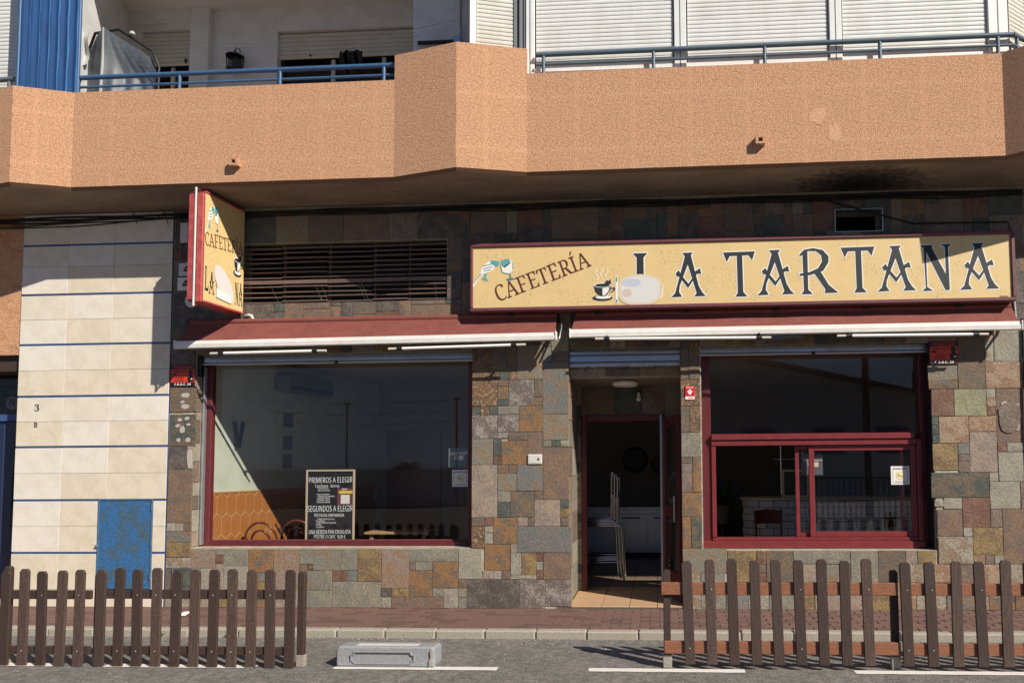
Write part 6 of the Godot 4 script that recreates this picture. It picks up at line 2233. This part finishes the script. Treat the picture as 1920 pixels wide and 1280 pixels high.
# ---------------------------------------------------------------- the far side of the street, mirrored in the panes
func make_street_behind() -> void:
	var wh := thing("warehouse", Vector3(3.0, 0, 31.0), "pale warehouse with a low gable across the street, mirrored in the sliding window", "warehouse")
	var g := MB.new()
	g.xf = Transform3D(Basis(Vector3.UP, PI), Vector3(0, 0, 31.0))
	g.prism(PackedVector2Array([Vector2(9.0, -0.1), Vector2(9.0, 4.6), Vector2(-2.5, 7.6), Vector2(-15.0, 5.0), Vector2(-15.0, -0.1)]), -14.0, 0.0)
	put("wall", g, M.far_wall, wh)
	for q in [[9.3, 4.5, -2.5, 7.75], [-2.5, 7.75, -15.4, 4.9]]:
		var r := MB.new()
		r.xf = Transform3D(Basis(Vector3.UP, PI), Vector3(0, 0, 31.0))
		r.prism(PackedVector2Array([Vector2(q[0], q[1]), Vector2(q[2], q[3]), Vector2(q[2], q[3] + 0.18), Vector2(q[0], q[1] + 0.18)]), -14.3, 0.4)
		put("roof", r, M.far_roof, wh)
	put("gate", bx(-3.0, 0.0, 30.9, 2.0, 3.8, 30.98), M.slate_rail, wh)
	for x in [4.5, 8.2, 11.5]:
		put("window", bx(x, 2.2, 30.92, x + 1.6, 3.6, 30.98), M.blue_strip, wh)
	tag(put("boundary_wall", bx(-45, -0.1, 24.0, -8.5, 1.55, 24.25), M.far_wall), "low pale boundary wall across the street, mirrored in the big window", "wall")
	var n := 0
	for q in [[-13.2, 22.0, 4.4], [-8.6, 22.5, 4.6], [-1.9, 21.0, 2.6], [6.6, 15.0, 8.5]]:
		var t := thing("utility_pole", Vector3(q[0], -0.08, q[1]), ["far left pole across the street", "tall thin pole mirrored left of the chalkboard", "short pole mirrored in the right of the big window", "thick dark pole mirrored in the sliding window"][n], "pole", "poles across the street")
		var mb := MB.new()
		mb.tube([Vector3(0, 0, 0), Vector3(0, q[2], 0)], 0.05 if n < 3 else 0.13, 8, 0.04 if n < 3 else 0.10)
		put("shaft", mb, M.bark, t, true)
		put("cap", bx(-0.12, q[2], -0.12, 0.12, q[2] + 0.08, 0.12, 0.02), M.black, t, true)
		n += 1
	var wr := thing("overhead_wires", Vector3(-10, 4.0, 22.0), "overhead wires strung between the poles across the street", "wire")
	for k in 3:
		var mb := MB.new()
		mb.tube([Vector3(-30, 4.6 + k * 0.4, 22), Vector3(-13.2, 3.4 + k * 0.45, 22), Vector3(-8.6, 3.6 + k * 0.45, 22.5), Vector3(6.6, 7.4 + k * 0.4, 15)], 0.009, 5)
		put("wire", mb, M.black_cable, wr)
	# trees beyond the wall
	var tr := thing("tree", Vector3(-9.5, -0.1, 34.0), "dark bushy tree beyond the boundary wall, nearest the chalkboard's reflection", "tree", "trees across the street")
	var trunk := MB.new()
	trunk.tube([Vector3(0, 0, 0), Vector3(0.1, 1.2, 0), Vector3(0, 2.2, 0.1)], 0.16, 8, 0.07)
	for a in 4:
		trunk.tube([Vector3(0.05, 1.4, 0), Vector3(cos(a * 1.6) * 0.6, 2.3, sin(a * 1.6) * 0.6)], 0.06, 6, 0.02)
	put("trunk", trunk, M.bark, tr, true)
	var cr := MB.new()
	for i in 900:
		var lobe := rng.randi() % 6
		var o := Vector3(cos(lobe * 1.05) * 0.8, 2.3 + 0.35 * sin(lobe * 2.1), sin(lobe * 1.05) * 0.8)
		var d := Vector3(rng.randfn(), rng.randfn(), rng.randfn()).normalized() * pow(rng.randf(), 0.4) * 0.75
		var p := o + d
		var e := Vector3(rng.randfn(), rng.randfn(), rng.randfn()).normalized() * 0.13
		var f := e.cross(Vector3(rng.randfn(), rng.randfn(), rng.randfn())).normalized() * 0.08
		cr.quad(p - e, p + f, p + e, p - f)
	put("crown", cr, M.leaf, tr, true)
	for q in [[-5.6, 36.0, "small dark tree beyond the boundary wall near the warehouse corner"], [-16.0, 38.0, "dark tree farthest left beyond the boundary wall"], [17.5, 40.0, "dark tree beside the right end of the warehouse"]]:
		var t := dup(tr, Vector3(q[0], -0.1, q[1]), rng.randf() * 6.0, q[2])
		t.scale = Vector3.ONE * (1.9 if q[0] > 0.0 else 0.66)
	tr.scale = Vector3.ONE * 0.6
	# metal railing across the street
	var rl := thing("street_railing", Vector3(3.0, -0.1, 10.4), "dark metal bar railing on the far pavement, mirrored in the right sash", "railing")
	for y in [0.25, 1.28]:
		var mb := MB.new()
		mb.tube([Vector3(1.5, y, 10.4), Vector3(14.0, y, 10.4)], 0.025, 8)
		put("rail", mb, M.black, rl)
	var x := 1.5
	while x < 14.0:
		var mb := MB.new()
		mb.tube([Vector3(x, 0.0, 10.4), Vector3(x, 1.28, 10.4)], 0.016, 6)
		put("bar", mb, M.black, rl)
		x += 0.14

# slate stones whose place shows in the photograph, in units of 2.5 cm
func pinned_stones() -> void:
	_s(145, 104, 9, 12, "n")
	_s(155, 108, 6, 8, "t")
	_s(161, 108, 5, 8, "t")
	_s(166, 104, 12, 13, "g")
	_s(154, 104, 4, 4, "n")
	_s(158, 104, 4, 4, "d")
	_s(162, 104, 4, 4, "n")
	_s(145, 92, 12, 12, "n")
	_s(157, 102, 5, 2, "t")
	_s(157, 95, 5, 6, "o")
	_s(157, 92, 5, 3, "d")
	_s(162, 92, 12, 12, "w")
	_s(174, 96, 4, 8, "t")
	_s(174, 93, 4, 3, "o")
	_s(178, 112, 4, 4, "b")
	_s(182, 112, 8, 2, "t")
	_s(178, 89, 12, 23, "b")
	_s(145, 89, 4, 3, "d")
	_s(149, 89, 4, 3, "n")
	_s(153, 89, 4, 3, "d")
	_s(157, 88, 9, 4, "g")
	_s(167, 81, 11, 11, "o")
	_s(145, 77, 12, 11, "w")
	_s(157, 81, 9, 7, "w")
	_s(162, 77, 9, 3, "t")
	_s(157, 77, 5, 3, "w")
	_s(178, 77, 12, 11, "g")
	_s(171, 70, 7, 10, "m")
	_s(178, 73, 4, 3, "g")
	_s(182, 73, 4, 3, "d")
	_s(186, 73, 4, 3, "p")
	_s(145, 65, 10, 12, "g")
	_s(155, 69, 4, 8, "d")
	_s(155, 65, 4, 4, "n")
	_s(159, 65, 12, 11, "o")
	_s(178, 49, 12, 24, "m")
	_s(145, 41, 12, 24, "u")
	_s(157, 61, 5, 4, "o")
	_s(162, 61, 4, 4, "t")
	_s(157, 53, 9, 8, "g")
	_s(166, 53, 12, 12, "b")
	_s(157, 48, 6, 5, "g")
	_s(157, 41, 5, 7, "d")
	_s(163, 41, 11, 12, "t")
	_s(174, 49, 4, 4, "t")
	_s(174, 37, 12, 12, "u")
	_s(187, 45, 3, 4, "d")
	_s(186, 41, 4, 4, "c")
	_s(186, 37, 4, 4, "t")
	_s(145, 37, 5, 4, "t")
	_s(151, 37, 3, 4, "r")
	_s(151, 34, 4, 3, "p")
	_s(145, 29, 6, 8, "n")
	_s(155, 29, 11, 12, "o")
	_s(151, 29, 4, 5, "p")
	_s(166, 37, 5, 4, "u")
	_s(171, 37, 3, 4, "t")
	_s(166, 25, 25, 12, "v")
	_s(151, 17, 12, 12, "o")
	_s(163, 25, 3, 4, "u")
	_s(163, 15, 4, 10, "p")
	_s(168, 15, 6, 10, "c")
	_s(175, 21, 3, 4, "r")
	_s(175, 17, 3, 4, "p")
	_s(175, 13, 3, 4, "r")
	_s(163, 13, 11, 2, "p")
	_s(151, 13, 4, 4, "u")
	_s(155, 13, 4, 4, "p")
	_s(159, 13, 4, 4, "t")
	_s(178, 13, 13, 12, "m")
	_s(179, 1, 12, 12, "w")
	_s(144, 1, 22, 12, "k")
	_s(167, 1, 12, 12, "w")
	_s(139, 13, 10, 14, "p")
	_s(72, 17, 11, 10, "g")
	_s(64, 20, 7, 7, "g")
	_s(84, 17, 7, 10, "g")
	_s(64, 16, 4, 4, "t")
	_s(68, 8, 8, 9, "g")
	_s(76, 8, 3, 9, "g")
	_s(80, 13, 3, 4, "r")
	_s(84, 13, 3, 4, "r")
	_s(87, 13, 4, 4, "b")
	_s(92, 13, 11, 14, "c")
	_s(103, 9, 12, 18, "u")
	_s(80, 0, 23, 12, "g")
	_s(68, 0, 12, 8, "g")
	_s(104, 5, 3, 4, "k")
	_s(108, 5, 3, 4, "c")
	_s(111, 5, 5, 4, "c")
	_s(116, 21, 23, 6, "g")
	_s(116, 17, 3, 4, "m")
	_s(119, 17, 8, 4, "g")
	_s(116, 5, 11, 12, "o")
	_s(127, 9, 12, 12, "o")
	_s(127, 5, 4, 4, "g")
	_s(132, 1, 7, 8, "p")
	_s(139, 9, 4, 4, "t")
	_s(139, 5, 4, 4, "g")
	_s(139, 1, 4, 4, "g")
	_s(104, 0, 3, 5, "p")
	_s(108, 0, 23, 5, "m")
	_s(0, 23, 11, 7, "c")
	_s(0, 18, 12, 5, "p")
	_s(12, 18, 12, 9, "u")
	_s(12, 8, 12, 10, "p")
	_s(24, 24, 4, 3, "g")
	_s(28, 19, 12, 8, "g")
	_s(24, 20, 4, 4, "r")
	_s(24, 8, 4, 12, "u")
	_s(28, 8, 12, 11, "p")
	_s(40, 16, 12, 11, "o")
	_s(45, 12, 7, 4, "b")
	_s(40, 8, 5, 8, "o")
	_s(45, 8, 7, 4, "c")
	_s(52, 8, 12, 19, "u")
	_s(0, 8, 3, 10, "t")
	_s(0, 0, 12, 8, "p")
	_s(12, 0, 9, 8, "u")
	_s(21, 0, 10, 8, "c")
	_s(31, 0, 9, 8, "p")
	_s(40, 0, 8, 8, "o")
	_s(49, 0, 9, 8, "u")
	_s(59, 0, 9, 8, "p")
	_s(4, 8, 8, 10, "p")
	_s(352, 108, 12, 15, "g")
	_s(351, 101, 12, 7, "g")
	_s(351, 97, 12, 4, "t")
	_s(364, 97, 12, 21, "t")
	_s(376, 109, 4, 9, "p")
	_s(380, 109, 12, 11, "p")
	_s(376, 97, 15, 12, "s")
	_s(352, 85, 10, 12, "r")
	_s(362, 85, 14, 12, "y")
	_s(376, 93, 4, 4, "p")
	_s(376, 89, 4, 4, "s")
	_s(376, 85, 4, 4, "r")
	_s(380, 73, 11, 23, "m")
	_s(352, 81, 3, 4, "d")
	_s(352, 77, 3, 4, "d")
	_s(352, 73, 3, 4, "d")
	_s(355, 73, 13, 12, "s")
	_s(368, 79, 12, 6, "s")
	_s(368, 61, 12, 17, "u")
	_s(352, 61, 11, 12, "c")
	_s(363, 69, 4, 4, "b")
	_s(363, 65, 4, 3, "m")
	_s(363, 61, 4, 4, "m")
	_s(380, 69, 4, 4, "r")
	_s(384, 69, 7, 4, "p")
	_s(380, 57, 11, 12, "p")
	_s(351, 49, 25, 11, "d")
	_s(376, 57, 4, 3, "p")
	_s(376, 44, 13, 12, "p")
	_s(389, 44, 1, 12, "m")
	_s(352, 45, 4, 3, "p")
	_s(356, 45, 8, 3, "p")
	_s(364, 36, 12, 12, "r")
	_s(353, 32, 11, 12, "m")
	_s(376, 36, 5, 8, "m")
	_s(381, 20, 9, 24, "m")
	_s(364, 32, 4, 4, "p")
	_s(368, 24, 13, 12, "c")
	_s(353, 20, 15, 12, "p")
	_s(368, 20, 5, 4, "s")
	_s(373, 20, 4, 4, "m")
	_s(377, 20, 3, 4, "p")
	_s(352, 12, 8, 8, "s")
	_s(360, 12, 10, 8, "m")
	_s(370, 12, 9, 8, "s")
	_s(379, 12, 10, 8, "p")
	_s(242, 17, 19, 10, "g")
	_s(261, 12, 13, 14, "c")
	_s(274, 20, 4, 6, "n")
	_s(274, 17, 4, 3, "t")
	_s(274, 12, 4, 4, "r")
	_s(278, 12, 12, 14, "t")
	_s(290, 21, 25, 5, "g")
	_s(290, 12, 14, 8, "u")
	_s(304, 12, 11, 8, "g")
	_s(242, 0, 7, 16, "p")
	_s(249, 0, 11, 16, "g")
	_s(260, 0, 10, 12, "b")
	_s(270, 0, 9, 12, "p")
	_s(279, 1, 11, 11, "g")
	_s(290, 1, 9, 11, "c")
	_s(299, 1, 14, 11, "u")
	_s(315, 12, 12, 14, "g")
	_s(327, 12, 12, 14, "t")
	_s(339, 20, 5, 6, "u")
	_s(344, 20, 5, 6, "c")
	_s(339, 12, 9, 8, "p")
	_s(313, 0, 10, 11, "u")
	_s(323, 0, 9, 11, "c")
	_s(332, 0, 11, 12, "s")
	_s(343, 0, 10, 12, "p")
	_s(1, 103, 11, 17, "k")
	_s(1, 91, 12, 12, "t")
	_s(1, 75, 12, 15, "d")
	_s(1, 64, 7, 11, "k")
	_s(9, 64, 3, 10, "p")
	_s(1, 39, 11, 25, "m")
	_s(0, 35, 4, 4, "p")
	_s(4, 35, 4, 4, "p")
	_s(8, 35, 4, 4, "t")
	_s(0, 30, 12, 5, "b")
	_s(241, 103, 3, 11, "t")
	_s(245, 103, 4, 10, "t")
	_s(241, 91, 9, 12, "n")
	_s(241, 80, 4, 11, "t")
	_s(245, 80, 5, 11, "n")
	_s(241, 69, 9, 10, "g")
	_s(242, 65, 4, 3, "t")
	_s(241, 52, 5, 13, "m")
	_s(246, 52, 4, 16, "o")
	_s(241, 41, 9, 11, "o")
	_s(242, 29, 3, 12, "o")
	_s(245, 28, 5, 13, "d")
